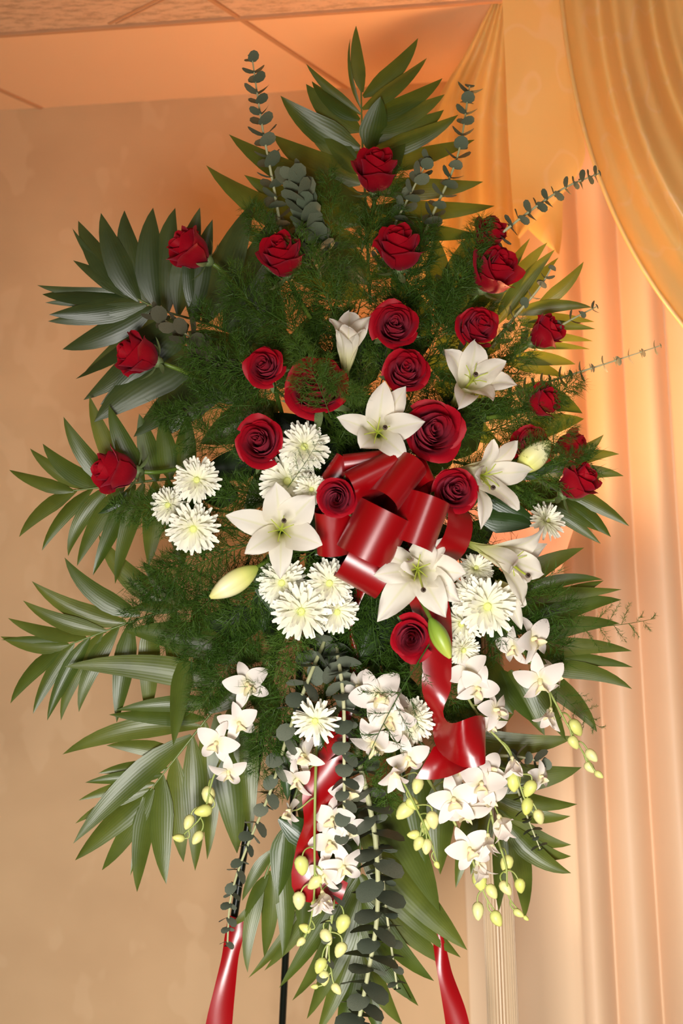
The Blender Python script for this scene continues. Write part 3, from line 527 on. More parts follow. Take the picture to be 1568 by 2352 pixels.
eucalyptus('bare eucalyptus twig below the lower right orchid buds', [(1180, 1790, -.0), (1212, 1880, -.01), (1240, 1950, -.01)], 7, 14, 9, M_EUCD, .1, (.0018, .001))

# ------------------------------------------------------------------ roses
def petal_mesh(seed, r, zb, zt, A, flare, curl, point, nu=9, nv=8, spiral=0.12, th0=0.0):
    rg = random.Random(seed); rows = []; w1, w2 = rg.uniform(-1, 1), rg.uniform(0, 6)
    for i in range(nv):
        v = i / (nv - 1); row = []
        for j in range(nu):
            u = -1 + 2 * j / (nu - 1); base = 0.30 + 0.70 * (1 - (1 - min(1, v / 0.55)) ** 2); k = max(0, (v - 0.55) / 0.45)
            R = r * base * (1 + flare * k ** 1.5 * (1 - 0.25 * u * u)) * (1 + spiral * u * (0.4 + 0.6 * v)) + 0.02 * math.sin(5 * u + w2) * k
            vv = v * (1 - 0.20 * abs(u) ** 2.4) + point * max(0, 1 - abs(u - 0.1 * w1) * 2.2) * k * 0.10
            z = zb + (zt - zb) * vv - curl * max(0, (v - 0.72) / 0.28) ** 2 + 0.02 * math.sin(4 * u + w2 + 2) * k
            a = th0 + u * A * (0.55 + 0.45 * min(1, v * 2.2)); row.append(V((R * math.cos(a), R * math.sin(a), z)))
        rows.append(row)
    return gridmesh('petal', rows)
def rose_kit(seed, layers):
    rg = random.Random(seed); kit = []; a = rg.uniform(0, 6)
    for (n, r, zt, A, flare, curl, point) in layers:
        for i in range(n):
            a += 2 * math.pi / n * 1.0 + rg.uniform(-.15, .15)
            m = petal_mesh(rg.random(), r * rg.uniform(.94, 1.06), -0.85, zt * rg.uniform(.90, 1.10), math.radians(A), flare * rg.uniform(.7, 1.3), curl, point, th0=a); m.materials.append(M_ROSE); kit.append(m)
        a += 0.9
    return kit
OPEN = [rose_kit(s, [(2, .09, .72, 140, .1, 0, 0), (3, .17, .74, 110, .10, 0, 0), (3, .27, .72, 92, .14, .03, .5), (4, .38, .68, 76, .18, .05, .8), (4, .49, .60, 72, .24, .09, 1.2), (5, .60, .46, 60, .32, .15, 1.6), (5, .67, .26, 56, .48, .22, 2.0)]) for s in (11, 12, 13)]
BUD = [rose_kit(s, [(2, .16, .92, 125, .0, 0, 0), (3, .30, .92, 92, .05, 0, 0), (3, .46, .90, 78, .12, .03, .6), (4, .62, .80, 66, .26, .10, 1), (4, .72, .62, 58, .42, .20, 1.2)]) for s in (21, 22, 23)]
SEP = blade('sepal', V((0, 0, 0)), V((0.95, 0, 0.30)), 0.30, V((0, 0, 1)), 0, -0.1, 6, 3, 0.3); SEP.materials.append(M_SEPAL)
CAL = lathe('calyx', [(0.0, -1.22), (0.13, -1.20), (0.24, -1.05), (0.30, -0.88), (0.22, -0.78), (0.0, -0.76)], 10); CAL.materials.append(M_SEPAL)
def rose(label, px, py, r, face, stem, kind, d=None, spin=None, kitn=None):
    d = dome(px, py) - 0.02 if d is None else d; f = DIR(*face); s = r * PXM
    s *= 0.9 if kind == 'o' else 0.95
    mw = T(P(px, py, d)) @ basis(f, random.uniform(0, 6) if spin is None else spin) @ Matrix.Scale(s, 4)
    th = thing('red_rose', label, 'rose', mw, 'red roses of the spray')
    for m in (OPEN if kind == 'o' else BUD)[random.randrange(3) if kitn is None else kitn]: obj('petal', m, None, th, T(V((0, 0, -.8))) @ Matrix.Rotation(jit(.07), 4, 'X') @ Matrix.Rotation(jit(.07), 4, 'Y') @ T(V((0, 0, .8))))
    obj('calyx', CAL, None, th); inv = mw.inverted()
    for i in range(5):
        obj('sepal', SEP, None, th, Matrix.Rotation(2 * math.pi * i / 5 + jit(.2), 4, 'Z') @ T(V((0.18, 0, -0.92))) @ Matrix.Rotation(jit(0.5) + 0.1, 4, 'Y'))
    b = mw @ V((0, 0, -1.15)); e = P(stem[0], stem[1], min(stem[2], d * 0.8 - 0.025) if kind == 'b' else stem[2])
    obj('stem', tube('stem', [bez(b, b - f * 0.03, e.lerp(b, 0.4), e, t / 8) for t in range(9)], 0.0032, 0.0030, 7, inv), M_STEM, th)
random.seed(77)
rose('topmost red rose standing alone against the tall palm frond', 863, 396, 56, (.03, .80, .62), (838, 560, .02), 'b')
rose('red rosebud tilted left over the upper left palm frond', 437, 575, 54, (-.78, .42, .40), (600, 730, .0), 'b')
rose('red rose just below the packed grey eucalyptus tip', 650, 592, 56, (-.20, .62, .70), (712, 730, .0), 'b')
rose('red rosebud below the short pale eucalyptus, left of the upper right pair', 915, 574, 56, (-.05, .78, .60), (900, 720, .0), 'b')
rose('small red rose half hidden by the eucalyptus reaching right', 1124, 540, 42, (.35, .72, .58), (1040, 680, .0), 'b')
rose('broad red rose at the upper right leaning right beside the yellowish palm', 1132, 626, 60, (.40, .55, .70), (1030, 760, .0), 'b')
rose('round open red rose right of the closed trumpet lily', 906, 748, 60, (.02, .12, 1), (880, 860, .02), 'o')
rose('red rose touching the top of the upper right lily', 1096, 752, 56, (.30, .30, .86), (1040, 850, .0), 'o')
rose('red rosebud facing right in front of the upper right palm', 1250, 765, 44, (.70, .52, .45), (1110, 845, .0), 'b')
rose('red rose at the left with long stem, above the lowest left rose', 318, 818, 54, (-.82, .22, .45), (540, 905, .0), 'b')
rose('small open red rose left of the big ruffled rose', 608, 842, 49, (-.12, .15, .95), (650, 960, .0), 'o')
rose('big ruffled red rose overlaid with fern left of the middle lily', 726, 890, 78, (-.05, .30, .92), (780, 1000, .0), 'o')
rose('open red rose touching the petal of the middle lily from above', 932, 853, 57, (.10, .28, .92), (900, 960, .0), 'o')
rose('small red rose at right under the farthest-right eucalyptus twig', 1243, 922, 41, (.72, .30, .55), (1120, 960, .0), 'b')
rose('largest open red rose directly right of the middle lily', 992, 990, 75, (.18, .05, .95), (960, 1080, .0), 'o', None, 1.0)
rose('open red rose above left of the white chrysanthemums', 596, 1016, 60, (-.10, .15, .95), (640, 1120, .0), 'o')
rose('lowest of the roses on the left, lying sideways against the wall', 268, 1080, 56, (-.86, .05, .42), (420, 1076, .0), 'b')
rose('dark open red rose on the left edge of the bow', 774, 1143, 50, (-.10, -.05, 1), (790, 1200, -.06), 'o', -.165)
rose('open red rose on the right edge of the bow', 1044, 1126, 56, (.12, .10, .95), (1000, 1190, -.05), 'o', -.155)
rose('red rose mostly hidden behind the upright lily bud', 1222, 1024, 52, (.25, .35, .85), (1120, 1100, .0), 'o', -.085)
rose('small pointed red rose right of the upright lily bud', 1308, 1025, 38, (.85, .15, .40), (1170, 1060, .0), 'b', -.07)
rose('outermost right red rosebud on a long stem in front of the drape', 1324, 1108, 50, (.60, .58, .45), (1130, 1090, .0), 'b', -.07)
rose('lowest red rose of all, beside the green lily bud', 945, 1464, 52, (-.12, -.05, .97), (900, 1400, -.04), 'o', -.145)

# ------------------------------------------------------------------ lilies
def lprof(t): return max(0.02, 1.52 * max(t, 0.04) ** 0.72 * max(0.0, 1 - t ** 2.9) ** 0.92)
def lily(label, B, Mo, tips, pist=None, ruffle=0.0, name='white_lily'):
    Bp, M = P(*B), P(*Mo); ax = (M - Bp).normalized(); th = thing(name, label, 'lily', T(Bp), 'white lilies of the spray'); inv = th.matrix_world.inverted(); L = (M - Bp).length
    for (tx, ty, td, w) in tips:
        tip = P(tx, ty, td); rad = tip - M; rad = (rad - ax * rad.dot(ax)).normalized(); W = ax.cross(rad).normalized(); tl = (tip - M).length
        p0, p1, p2 = Bp + rad * 0.003, Bp.lerp(M, 0.75) + rad * 0.006, M + (tip - M) * 0.42 + ax * 0.010; rows = []; ph = random.uniform(0, 6)
        for i in range(13):
            t = i / 12; p = bez(p0, p1, p2, tip, t); tg = (bez(p0, p1, p2, tip, min(1, t + .03)) - bez(p0, p1, p2, tip, max(0, t - .03))).normalized(); nn = W.cross(tg).normalized()
            if nn.dot(ax - rad * 0.3) < 0: nn = -nn
            ww = w * PXM * 0.5 * lprof(t)
            rows.append([p + W * (ww * x) + nn * (ww * (0.34 * abs(x) ** 1.6 * (1 - 0.9 * t) - 0.10 * (1 - abs(x)) ** 3 ) + (0.0035 + ruffle) * abs(x) ** 3 * math.sin(9 * t + ph + 2 * x)) for x in [-1 + 2 * j / 8 for j in range(9)]])
        obj('petal', gridmesh('petal', rows, False, True, inv), M_LILY, th)
    if pist is None: return th
    e = P(*pist); s = Bp.lerp(M, 0.55)
    obj('pistil', tube('pistil', [bez(s, s + ax * 0.02, e - ax * 0.012, e, t / 7) for t in range(8)], 0.0018, 0.0014, 6, inv), M_FILA, th)
    obj('stigma', mesh('stigma', [inv @ (e + V((0.0036 * math.cos(a) * math.cos(b), 0.0036 * math.sin(b), 0.0036 * math.sin(a) * math.cos(b)))) for b in (-1.2, -.4, .4, 1.2) for a in [k * math.pi / 4 for k in range(8)]], [(i * 8 + k, i * 8 + (k + 1) % 8, i * 8 + 8 + (k + 1) % 8, i * 8 + 8 + k) for i in range(3) for k in range(8)] + [tuple(range(8)), tuple(range(24, 32))]), M_STIG, th)
    for k in range(6):
        a = k * math.pi / 3 + 0.3; x = CR * math.cos(a) + CU * math.sin(a); x = (x - ax * x.dot(ax)).normalized(); e2 = M + x * 0.017 + ax * 0.008
        obj('filament', tube('filament', [bez(s, s.lerp(M, .5), M, e2, t / 5) for t in range(6)], 0.0011, 0.0006, 5, inv), M_FILA, th)
    return th
random.seed(31)
lily('large open white lily star left of the bow', (645, 1222, -.115), (645, 1215, -.165), [(633, 1108, -.17, 84), (722, 1138, -.17, 88), (518, 1184, -.16, 68), (740, 1252, -.175, 80), (562, 1272, -.18, 62), (644, 1330, -.17, 62)], (652, 1196, -.195))
lily('open white lily at the middle above the bow', (868, 1000, -.12), (866, 990, -.17), [(882, 876, -.165, 72), (932, 888, -.15, 66), (976, 968, -.18, 72), (934, 1052, -.185, 64), (828, 1030, -.19, 74), (774, 960, -.16, 56)], (884, 982, -.205))
lily('open white lily at the upper right below a red rose', (1042, 930, -.08), (1088, 866, -.135), [(1090, 782, -.12, 74), (1018, 802, -.12, 66), (1162, 832, -.14, 66), (1188, 884, -.15, 62), (1132, 922, -.17, 58), (1052, 938, -.18, 66)], (1092, 860, -.175))
lily('half-closed trumpet lily pointing up beside the round rose', (792, 868, -.09), (802, 775, -.125), [(756, 732, -.12, 52), (802, 716, -.095, 66), (852, 726, -.125, 56), (800, 752, -.16, 54), (770, 760, -.155, 46), (838, 756, -.15, 46)], None)
lily('white lily in profile facing right beside the upright bud', (1044, 1082, -.10), (1122, 1094, -.155), [(1130, 1010, -.15, 54), (1184, 1012, -.12, 60), (1220, 1080, -.12, 62), (1190, 1172, -.17, 60), (1104, 1216, -.17, 46), (1092, 1092, -.20, 52)], (1132, 1120, -.20))
lily('ruffled double white lily over the lower right of the bow', (960, 1312, -.13), (958, 1305, -.185), [(860, 1262, -.19, 66), (858, 1322, -.20, 62), (866, 1428, -.18, 78), (1024, 1418, -.20, 76), (1058, 1382, -.185, 70), (1068, 1318, -.18, 88), (986, 1230, -.18, 72), (1030, 1238, -.165, 48), (930, 1290, -.215, 46)], (972, 1355, -.225), .005)
lily('drooping white lily trumpet in profile at the right of the bow', (1080, 1248, -.10), (1180, 1290, -.145), [(1250, 1208, -.13, 66), (1256, 1250, -.10, 60), (1246, 1316, -.13, 70), (1212, 1338, -.16, 64), (1176, 1300, -.19, 60), (1200, 1392, -.15, 66)], (1212, 1322, -.185))
lily('fallen white lily petals hanging under the drooping trumpet lily', (1140, 1330, -.10), (1165, 1360, -.125), [(1196, 1446, -.13, 42), (1208, 1388, -.12, 40), (1150, 1400, -.13, 44)], None)
def lbud(label, a, b, w, d, mat, d1=None):
    A, B = P(*a, d), P(*b, d if d1 is None else d1); ax = (B - A); L = ax.length; th = thing('lily_bud', label, 'lily bud', T(A), 'lily buds of the spray'); inv = th.matrix_world.inverted()
    R = basis(ax)
    for k in range(3):
        rows = []
        for i in range(11):
            t = i / 10; r = w * PXM * 0.5 * max(0.03, math.sin(math.pi * min(1, (t * 0.93 + 0.04)) ** 0.95) ** 0.75)
            rows.append([A + ax * t + R.to_3x3() @ V((r * (1 - 0.14 * (abs(x) ** 3)) * math.cos(a_), r * (1 - 0.14 * (abs(x) ** 3)) * math.sin(a_), 0)) for x in [-1 + j / 3 for j in range(7)] for a_ in [2 * math.pi / 3 * (k + 0.5 * x) + 0.6]])
        obj('petal', gridmesh('petal', rows, False, True, inv), mat, th)
    obj('stem', tube('stem', [A + ax * 0.03, A - ax * 0.25 + CF * 0.01, A - ax * 0.4 + CF * 0.04], 0.003, 0.003, 6, inv), M_STEM, th)
lbud('pale yellow lily bud pointing down left under the open lily', (590, 1303), (482, 1372), 54, -.11, M_LBUD, -.13)
lbud('greenish white lily bud pointing up right toward the outer roses', (1188, 1082), (1263, 1014), 58, -.11, M_LBUD, -.115)
lbud('green lily bud hanging beside the lowest rose', (988, 1420), (1034, 1512), 40, -.155, M_LBUDG, -.165)

# ------------------------------------------------------------------ chrysanthemums
def mum_petal(L, w, up, curl):
    rows = []
    for i in range(6):
        t = i / 5; ww = w * (0.45 + 0.55 * math.sin(math.pi * min(1, 0.25 + t * 0.62))) * (1 if t < 0.85 else 0.62); x = L * t; z = up * t + curl * t * t
        rows.append([V((x, y * ww, z + 0.35 * ww * abs(y) ** 1.5)) for y in (-1, 0, 1)])
    m = gridmesh('petal', rows); m.materials.append(M_MUM); return m
MUMP = [mum_petal(.92, .095, .02, -.06), mum_petal(.86, .092, .18, -.02), mum_petal(.74, .095, .34, .04), mum_petal(.56, .08, .42, .12), mum_petal(.36, .055, .36, .16)]
MUMD = lathe('disc', [(0.0, .02), (.10, .03), (.13, .12), (.11, .22), (.06, .25), (.0, .22)], 12); MUMD.materials.append(M_MUMC)
MUMC = lathe('calyx', [(0.0, -.16), (.12, -.14), (.2, -.05), (.16, .03), (0, .03)], 10); MUMC.materials.append(M_STEM)
def mum(label, px, py, r, face, d=None, rings=(26, 24, 20, 15, 10)):
    d = dome(px, py) - 0.015 if d is None else d; f = DIR(*face); mw = T(P(px, py, d)) @ basis(f, random.uniform(0, 6)) @ Matrix.Scale(r * PXM * 1.06, 4)
    th = thing('white_chrysanthemum', label, 'chrysanthemum', mw, 'white chrysanthemums of the spray')
    for q, n in enumerate(rings):
        for i in range(n):
            s = random.uniform(.86, 1.08); obj('petal', MUMP[q], None, th, Matrix.Rotation(2 * math.pi * (i + .5 * (q % 2)) / n + jit(.10), 4, 'Z') @ T(V((.08, 0, .02 * q))) @ Matrix.Rotation(jit(.12), 4, 'Y') @ Matrix.Rotation(jit(.3), 4, 'X') @ Matrix.Scale(s, 4))
    obj('disc', MUMD, None, th); obj('calyx', MUMC, None, th); inv = mw.inverted(); b = mw @ V((0, 0, -.14)); e = P(830 + (px - 830) * .6, 1230 + (py - 1230) * .7, 0.01)
    obj('stem', tube('stem', [bez(b, b - f * .02, e.lerp(b, .4), e, t / 6) for t in range(7)], .0018, .0018, 5, inv), M_STEM, th)
random.seed(91)
for lab, x, y, r, f, d in [
 ('upper right chrysanthemum of the left trio', 452, 1103, 50, (.05, .1, 1), None), ('smallest, leftmost chrysanthemum of the left trio', 388, 1160, 42, (-.35, 0, .9), None), ('lowest chrysanthemum of the left trio', 444, 1213, 57, (.05, -.2, 1), None),
 ('topmost white chrysanthemum right of an open rose', 698, 1027, 54, (.1, .12, 1), -.125), ('large white chrysanthemum above the open left lily', 660, 1106, 62, (-.05, .05, 1), -.115), ('small white chrysanthemum with green centre touching the rose by the bow', 714, 1124, 36, (.25, -.1, .9), -.14),
 ('chrysanthemum half hidden behind the lily leaf under the open lily', 648, 1338, 54, (-.1, -.05, 1), -.095), ('upper right chrysanthemum of the group under the open lily', 756, 1340, 52, (.05, .15, 1), -.12), ('largest chrysanthemum of the group under the open lily', 692, 1404, 62, (-.05, .05, 1), -.125), ('lower right chrysanthemum of the group under the open lily', 772, 1404, 48, (.3, -.15, .9), -.11),
 ('large full white chrysanthemum right of the ruffled lily', 1118, 1393, 64, (.05, .05, 1), -.125), ('chrysanthemum with green centre between ruffled lily and large one', 1078, 1368, 42, (-.35, .1, .9), -.115), ('small chrysanthemum peeping out above the large right one', 1092, 1308, 38, (.1, .55, .75), -.095), ('chrysanthemum seen from the side right of the ribbon tail', 1062, 1432, 46, (-.5, -.2, .7), -.095), ('small chrysanthemum above the right-hand orchids', 1062, 1492, 38, (.35, -.2, .8), -.095),
 ('sparse single chrysanthemum low between the two eucalyptus branches', 724, 1655, 50, (-.05, .05, 1), -.135), ('chrysanthemum half covered by the big white orchids', 946, 1655, 50, (.2, 0, 1), -.105), ('chrysanthemum turned away beside the glowing lamp', 1252, 1198, 44, (.5, .35, .65), -.075)]:
    mum('white ' + lab if not lab.startswith(('topmost', 'large full')) and 'white' not in lab.split()[:2] else lab, x, y, r, f, d, (15, 12, 9, 6, 5) if 'sparse' in lab else (26, 24, 20, 15, 10))

# ------------------------------------------------------------------ dendrobium orchids
def opet(L, w, p=.6, curl=-.1, n=8):
    def pr(t): return (math.sin(math.pi * min(1, t ** p * .97 + .02)) ** .7)
    m = blade('petal', V((.04, 0, 0)), V((L, 0, 0)), w, V((0, 0, 1)), 0, .10, n, 5, -.18, lambda t: max(.05, pr(t)), 0, None, -curl); m.materials.append(M_ORCH); return m
SEPM = opet(.98, .50, .75, -.16); PETM = opet(1.0, .78, .62, -.08); SIDM = opet(1.0, .50, .75, -.18)
rows = []
for i in range(8):
    t = i / 7; hw = .07 + .19 * math.sin(math.pi * min(1, t * .9 + .05)) ** .8 * (1 if t < .95 else .6)
    rows.append([V((.48 * t, y * hw, .10 + .24 * (1 - abs(1 - 2 * min(1, t * 1.1))) + .26 * abs(y) ** 2 * (1 - t * .7) - .18 * t ** 3)) for y in (-1, -.5, 0, .5, 1)])
LIPM = gridmesh('lip', rows); LIPM.materials.append(M_LIP)
THRM = lathe('throat', [(0, -.12), (.07, -.10), (.10, 0), (.09, .16), (.06, .26), (.0, .28)], 10); THRM.materials.append(M_ORCHT)
OBUDM = lathe('bud', [(0, 0), (.18, .03), (.34, .18), (.40, .40), (.34, .66), (.20, .88), (.06, .99), (0, 1)], 12)
for v_ in OBUDM.vertices: v_.co.x += .22 * v_.co.z ** 2; v_.co.y *= .86
OBUDM.materials.append(M_OBUD)
def orchid(label, path, flowers, buds):
    pts = catmull([P(*p) for p in path], 40); th = thing('orchid_spray', label, 'orchid', T(pts[0]), 'white orchid sprays'); inv = th.matrix_world.inverted()
    obj('stalk', tube('stalk', pts[::2], .0024, .0009, 6, inv), M_OSTEM, th)
    near = lambda q: min(pts, key=lambda s: (s - q).length)
    for fl in flowers:
        x, y, r, face, sp = fl[:5]; d = fl[5] if len(fl) > 5 else path[0][2] - .015; half = len(fl) > 6
        mw = T(P(x, y, d)) @ basis(DIR(*face), math.radians(sp)) @ Matrix.Scale(r * PXM * 1.12, 4)
        fo = obj('flower', THRM, None, th, inv @ mw); yl = (-math.radians(58) if half else 0)
        for nm, m, a, tl in (('sepal', SEPM, 90, -.12), ('petal', PETM, 20, .05), ('petal', PETM, 160, .05), ('sepal', SIDM, -50, -.06), ('sepal', SIDM, -130, -.06)):
            obj(nm, m, None, fo, Matrix.Rotation(math.radians(a + jit(9)), 4, 'Z') @ Matrix.Rotation(-tl + jit(.28) + yl, 4, 'Y') @ Matrix.Rotation(jit(.35), 4, 'X'))
        obj('lip', LIPM, None, fo, Matrix.Rotation(math.radians(-90), 4, 'Z') @ Matrix.Rotation(.25 + yl * .7, 4, 'Y'))
        b = mw @ V((0, 0, -.1)); e = near(b + (pts[0] - pts[-1]).normalized() * .02)
        obj('flower_stalk', tube('flower_stalk', [bez(b, b - DIR(*face) * .012, e.lerp(b, .3) + CU * .004, e, t / 6) for t in range(7)], .0012, .0012, 5, inv), M_OSTEM, th)
    for bd in buds:
        x, y, L, ang = bd[:4]; a = math.radians(ang); ax = DIR(math.cos(a), math.sin(a), .1); d = path[-1][2] - .004 + jit(.006); c = P(x, y, d); s = L * PXM
        mw = T(c - ax * s * .5) @ basis(ax, random.uniform(0, 6)) @ Matrix.Scale(s, 4); obj('bud', OBUDM, None, th, inv @ mw)
        b = c - ax * s * .47; e = near(b + CU * .018)
        obj('bud_stalk', tube('bud_stalk', [bez(b, b - ax * .012, e.lerp(b, .35) + CU * .004, e, t / 6) for t in range(7)], .0012, .0011, 5, inv), M_OSTEM, th)
random.seed(44)
orchid('white orchid spray at the left with five yellow buds at its tip', [(625, 1480, -.03), (575, 1590, -.07), (530, 1690, -.08), (488, 1790, -.075), (466, 1870, -.07), (412, 1926, -.065)],
 [(568, 1572, 50, (.0, .1, 1), 20, -.10), (548, 1660, 44, (.15, -.15, 1), 15, -.105), (498, 1706, 46, (-.25, 0, 1), -20, -.11), (524, 1772, 40, (.1, -.55, .8), 0, -.10)],
 [(477, 1828, 44, -95), (467, 1864, 40, -160 + 360), (434, 1888, 34, -105), (454, 1924, 34, -120), (410, 1925, 28, 175)])
orchid('large white orchid cluster at the middle above yellow buds', [(900, 1530, -.05), (905, 1640, -.10), (908, 1750, -.11), (948, 1840, -.10), (985, 1920, -.09), (1005, 1986, -.085)],
 [(868, 1598, 58, (-.15, .25, 1), 25, -.145), (895, 1650, 52, (.1, -.2, 1), -20, -.15), (858, 1706, 56, (-.3, -.5, .8), 20, -.135), (936, 1740, 46, (.3, -.35, .9), 10, -.13), (908, 1768, 46, (-.1, -.7, .7), 0, -.14, 1), (825, 1578, 40, (-.6, .3, .7), 40, -.115), (905, 1610, 40, (.5, .3, .8), -30, -.125)],
 [(960, 1804, 38, -92), (932, 1864, 46, -115), (946, 1848, 34, -60), (991, 1884, 40, -95), (975, 1898, 34, -110), (962, 1938, 34, -100), (981, 1944, 34, -85), (950, 1915, 28, 160), (1004, 1986, 18, -45)])
orchid('white orchid spray right of the ribbon tail with four buds', [(1020, 1510, -.04), (1060, 1580, -.08), (1110, 1660, -.09), (1170, 1730, -.085), (1202, 1830, -.075), (1236, 1884, -.07)],
 [(1076, 1548, 48, (-.2, .3, .9), 20, -.11), (1096, 1580, 46, (.3, -.2, .9), -30, -.12), (1136, 1630, 44, (.7, .1, .7), 15, -.11), (1128, 1662, 34, (.5, -.5, .7), 0, -.105), (1176, 1742, 44, (.1, -.85, .5), 0, -.10, 1)],
 [(1182, 1793, 46, -70), (1218, 1812, 40, -100), (1212, 1852, 38, -88), (1238, 1877, 36, -70)])
orchid('white orchid spray farthest right with small green buds', [(1130, 1410, -.03), (1190, 1480, -.06), (1250, 1570, -.06), (1300, 1660, -.055), (1345, 1740, -.05), (1376, 1784, -.05)],
 [(1222, 1468, 52, (.5, .2, .8), 25, -.075), (1180, 1486, 42, (-.5, -.2, .8), 0, -.065), (1240, 1562, 56, (-.1, -.5, .85), 10, -.085), (1268, 1548, 40, (.6, .2, .6), 0, -.07), (1264, 1630, 46, (-.2, -.8, .55), 0, -.075, 1)],
 [(1322, 1672, 44, -60), (1315, 1706, 32, -80), (1357, 1736, 34, -60), (1352, 1764, 28, -70), (1374, 1780, 22, -50)])
orchid('white orchid cluster at the lower right beneath the cut ribbon end', [(970, 1770, -.02), (1020, 1850, -.06), (1060, 1920, -.07), (1090, 1990, -.065), (1115, 2060, -.06), (1150, 2110, -.055)],
 [(1042, 1836, 54, (-.15, .15, 1), 10, -.095), (1072, 1862, 50, (.1, -.5, .85), -15, -.085), (1052, 1772, 42, (.2, .6, .7), 160, -.07), (1078, 1950, 50, (-.1, .1, 1), 25, -.085), (1096, 1980, 46, (.3, -.8, .5), 0, -.075, 1)],
 [(1104, 2020, 46, -60), (1131, 2046, 34, -40), (1098, 2092, 40, -85), (1142, 2108, 36, -40)])
orchid('white orchid spray at the lower right ending above the lamp column', [(1110, 1720, -.02), (1118, 1820, -.06), (1140, 1920, -.065), (1162, 1990, -.06), (1168, 2060, -.055), (1210, 2110, -.05)],
 [(1104, 1800, 52, (.1, .2, 1), -15, -.095), (1116, 1768, 44, (.2, .6, .75), 20, -.08), (1124, 1830, 42, (.5, -.3, .8), 0, -.09), (1146, 1876, 52, (.3, -.85, .5), 0, -.085, 1), (1120, 1920, 46, (.0, -.9, .45), 0, -.09, 1), (1240, 1784, 34, (.6, .2, .7), 0, -.045)],
 [(1166, 1984, 40, -80), (1160, 2040, 36, -60), (1196, 2034, 34, -65), (1190, 2098, 26, -40), (1208, 2108, 14, -20)])
orchid('thin orchid spray over the left ribbon tail with hanging yellow buds', [(728, 1690, -.05), (724, 1800, -.10), (722, 1930, -.09), (722, 2040, -.08), (712, 2120, -.075), (692, 2172, -.07)],
 [(700, 1735, 44, (-.6, .2, .7), 30, -.09), (682, 1790, 42, (-.5, -.4, .7), 0, -.09), (668, 1862, 40, (-.9, .1, .3), 20, -.085), (740, 2050, 44, (.2, -.7, .6), 0, -.09, 1)],
 [(690, 1988, 44, -100), (722, 2026, 40, -160 + 360 + 10), (684, 2068, 40, -110), (726, 2082, 32, -80), (700, 2134, 28, 175), (692, 2164, 24, -120)])
orchid('lowest white orchid spray ending in buds near the bottom of the photo', [(800, 1780, -.02), (788, 1900, -.05), (775, 2000, -.06), (765, 2090, -.06), (755, 2190, -.055), (770, 2274, -.05)],
 [(800, 1820, 44, (.3, .3, .9), 20, -.07), (765, 1880, 48, (-.3, .1, .9), -10, -.08), (758, 1935, 46, (-.2, .2, .9), 20, -.08), (788, 1990, 46, (.2, -.1, 1), 10, -.085), (800, 1905, 40, (.5, .2, .8), 0, -.075), (745, 2010, 38, (-.4, -.3, .8), 0, -.08), (735, 2060, 40, (-.1, -.7, .7), 0, -.075, 1)],
 [(790, 2122, 44, -88), (784, 2182, 36, -95), (748, 2152, 38, -75), (738, 2218, 36, -95), (742, 2246, 34, -110), (722, 2266, 18, 180), (771, 2272, 28, -70)])

# ------------------------------------------------------------------ red satin bow
bow = thing('ribbon_bow', 'red satin ribbon bow with many loops and long tails in the middle of the spray', 'bow', T(P(880, 1190, -.09))); bi = bow.matrix_world.inverted()
def loop(O, tip, wdir, w, fat, name='loop', n=26, wt=None):
    """A ribbon loop from O out to tip and back; wdir is the ribbon's width direction on the picture plane plus depth."""
    Op, Tp = P(*O), P(*tip); Wd = DIR(*wdir); ax = Tp - Op; L = ax.length; a = ax.normalized(); Wd = (Wd - a * Wd.dot(a)).normalized(); N = Wd.cross(a); rows = []
    for i in range(n + 1):
        t = i / n; ang = math.pi * 2 * t; x = L * (0.5 - 0.5 * math.cos(ang)) ** 0.82; y = fat * L * math.sin(ang) * (0.5 - 0.5 * math.cos(ang)) ** 0.35
        ww = w * PXM * 0.5 * (0.30 + 0.70 * min(1, (x / L) * 2.2)); c = Op + a * x + N * y
        rows.append([c + Wd * (ww * s) for s in (-1, -.33, .33, 1)])
    obj(name, gridmesh(name, rows, False, True, bi), M_SATIN, bow)
OX = (885, 1185, -.075)
loop((850, 1130, -.085), (846, 1046, -.160), (1, .12, .0), 106, .22)
loop((850, 1140, -.085), (858, 1078, -.190), (.88, .47, .0), 110, .24)
loop((875, 1140, -.085), (926, 1096, -.205), (.62, .78, .0), 104, .22)
loop(OX, (982, 1072, -.150), (.05, 1, .1), 70, .14)
loop((900, 1190, -.085), (986, 1200, -.200), (.38, .92, .0), 108, .30)
loop((930, 1215, -.085), (1054, 1222, -.165), (.97, -.25, .0), 76, .44)
loop((835, 1210, -.085), (872, 1234, -.212), (.45, .90, .0), 112, .34)
loop((850, 1260, -.085), (836, 1318, -.180), (.86, -.50, .0), 100, .38)
loop(OX, (748, 1082, -.135), (.3, .95, .1), 92, .20)
loop(OX, (730, 1228, -.135), (.2, 1, .1), 96, .26)
loop(OX, (800, 1150, -.140), (.5, .85, .0), 96, .20)
loop(OX, (985, 1130, -.130), (.3, .95, .2), 88, .20)
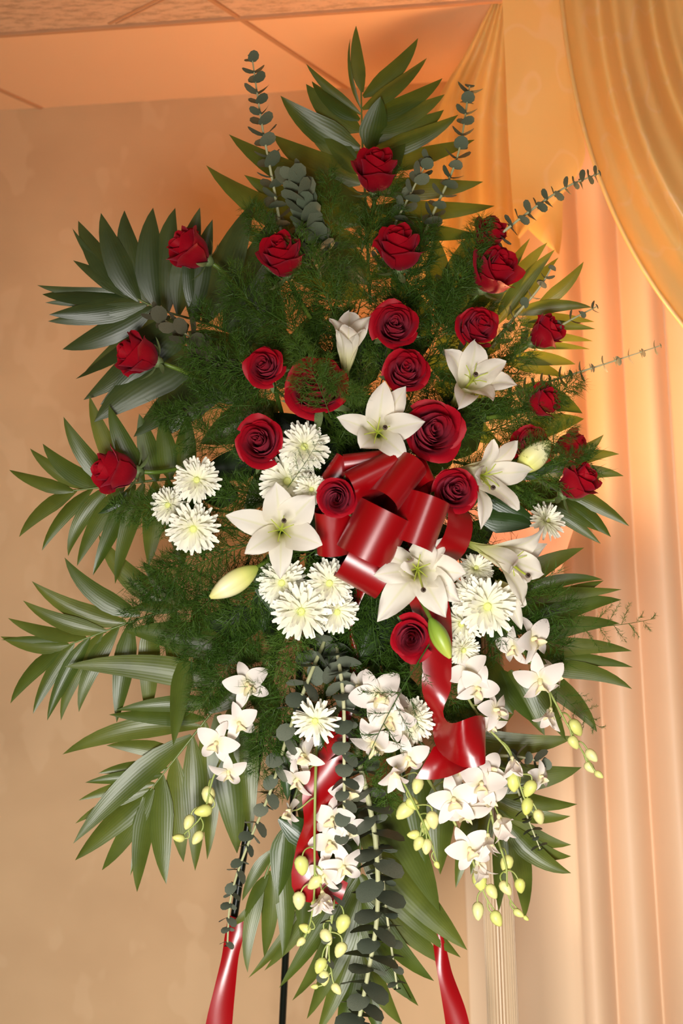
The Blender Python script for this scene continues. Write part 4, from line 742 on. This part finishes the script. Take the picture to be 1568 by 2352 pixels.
def ribbon(name, pts, n=40):                    # pts: px, py, depth, width px, angle of the width direction (degrees), depth lean
    ctr = catmull([P(x, y, d) for x, y, d, w, a, l in pts], n); ws = catmull([V((w, a, l)) for x, y, d, w, a, l in pts], n); rows = []
    for c, q in zip(ctr, ws):
        a = math.radians(q.y); b = DIR(math.cos(a) * math.cos(q.z), math.sin(a) * math.cos(q.z), math.sin(q.z)); rows.append([c + b * (q.x * PXM * .5 * s) + CF * (0.0035 * (1 - s * s)) * -1 for s in (-1, -.6, -.2, .2, .6, 1)])
    obj(name, gridmesh(name, rows, False, True, bi), M_SATIN, bow)
obj('knot', gridmesh('knot', [[P(885 + 30 * math.cos(a) * s, 1185 + 30 * math.sin(a) * s, -.085 - .02 * (1 - s)) for a in [k * math.pi / 6 for k in range(12)]] for s in (1, .8, .4, .05)], True, True, bi), M_SATIN, bow)
ribbon('tail', [(930, 1260, -.09, 70, 0, 0), (980, 1370, -.11, 90, 0, -.2), (1000, 1450, -.115, 76, 0, -.3), (1003, 1520, -.115, 68, 0, -.3), (1002, 1580, -.115, 64, 2, -.1), (1004, 1640, -.11, 40, 25, .9), (1020, 1690, -.125, 90, 66, .7), (1062, 1705, -.15, 108, 82, .25), (1112, 1702, -.135, 110, 84, -.6), (1100, 1725, -.105, 104, 80, -1.3), (1030, 1745, -.095, 92, 70, -.6), (974, 1752, -.10, 80, 60, 0)])
ribbon('tail', [(850, 1290, -.08, 50, 0, .5), (806, 1430, -.07, 16, 0, 1.0), (812, 1500, -.07, 24, 0, .6), (814, 1580, -.07, 30, -10, .6), (790, 1650, -.07, 34, -20, .6), (765, 1720, -.075, 66, 10, .2), (738, 1810, -.08, 84, 5, -.2), (722, 1880, -.075, 60, 20, -.6), (703, 1950, -.06, 48, 5, -.2), (715, 2030, -.06, 90, 40, .1), (790, 2052, -.06, 50, 70, 0)])
ribbon('tail', [(542, 2106, .045, 38, -8, .3), (537, 2150, .04, 44, -4, .2), (528, 2200, .038, 40, 0, .0), (516, 2270, .036, 50, 0, -.15), (503, 2350, .036, 62, 0, -.1), (492, 2460, .036, 70, 0, .1)])
ribbon('tail', [(985, 2090, .05, 22, 0, .6), (1004, 2150, .046, 26, 10, .4), (1020, 2230, .044, 36, 0, -.3), (1046, 2330, .044, 54, 0, 0), (1064, 2440, .044, 60, 0, .3)])
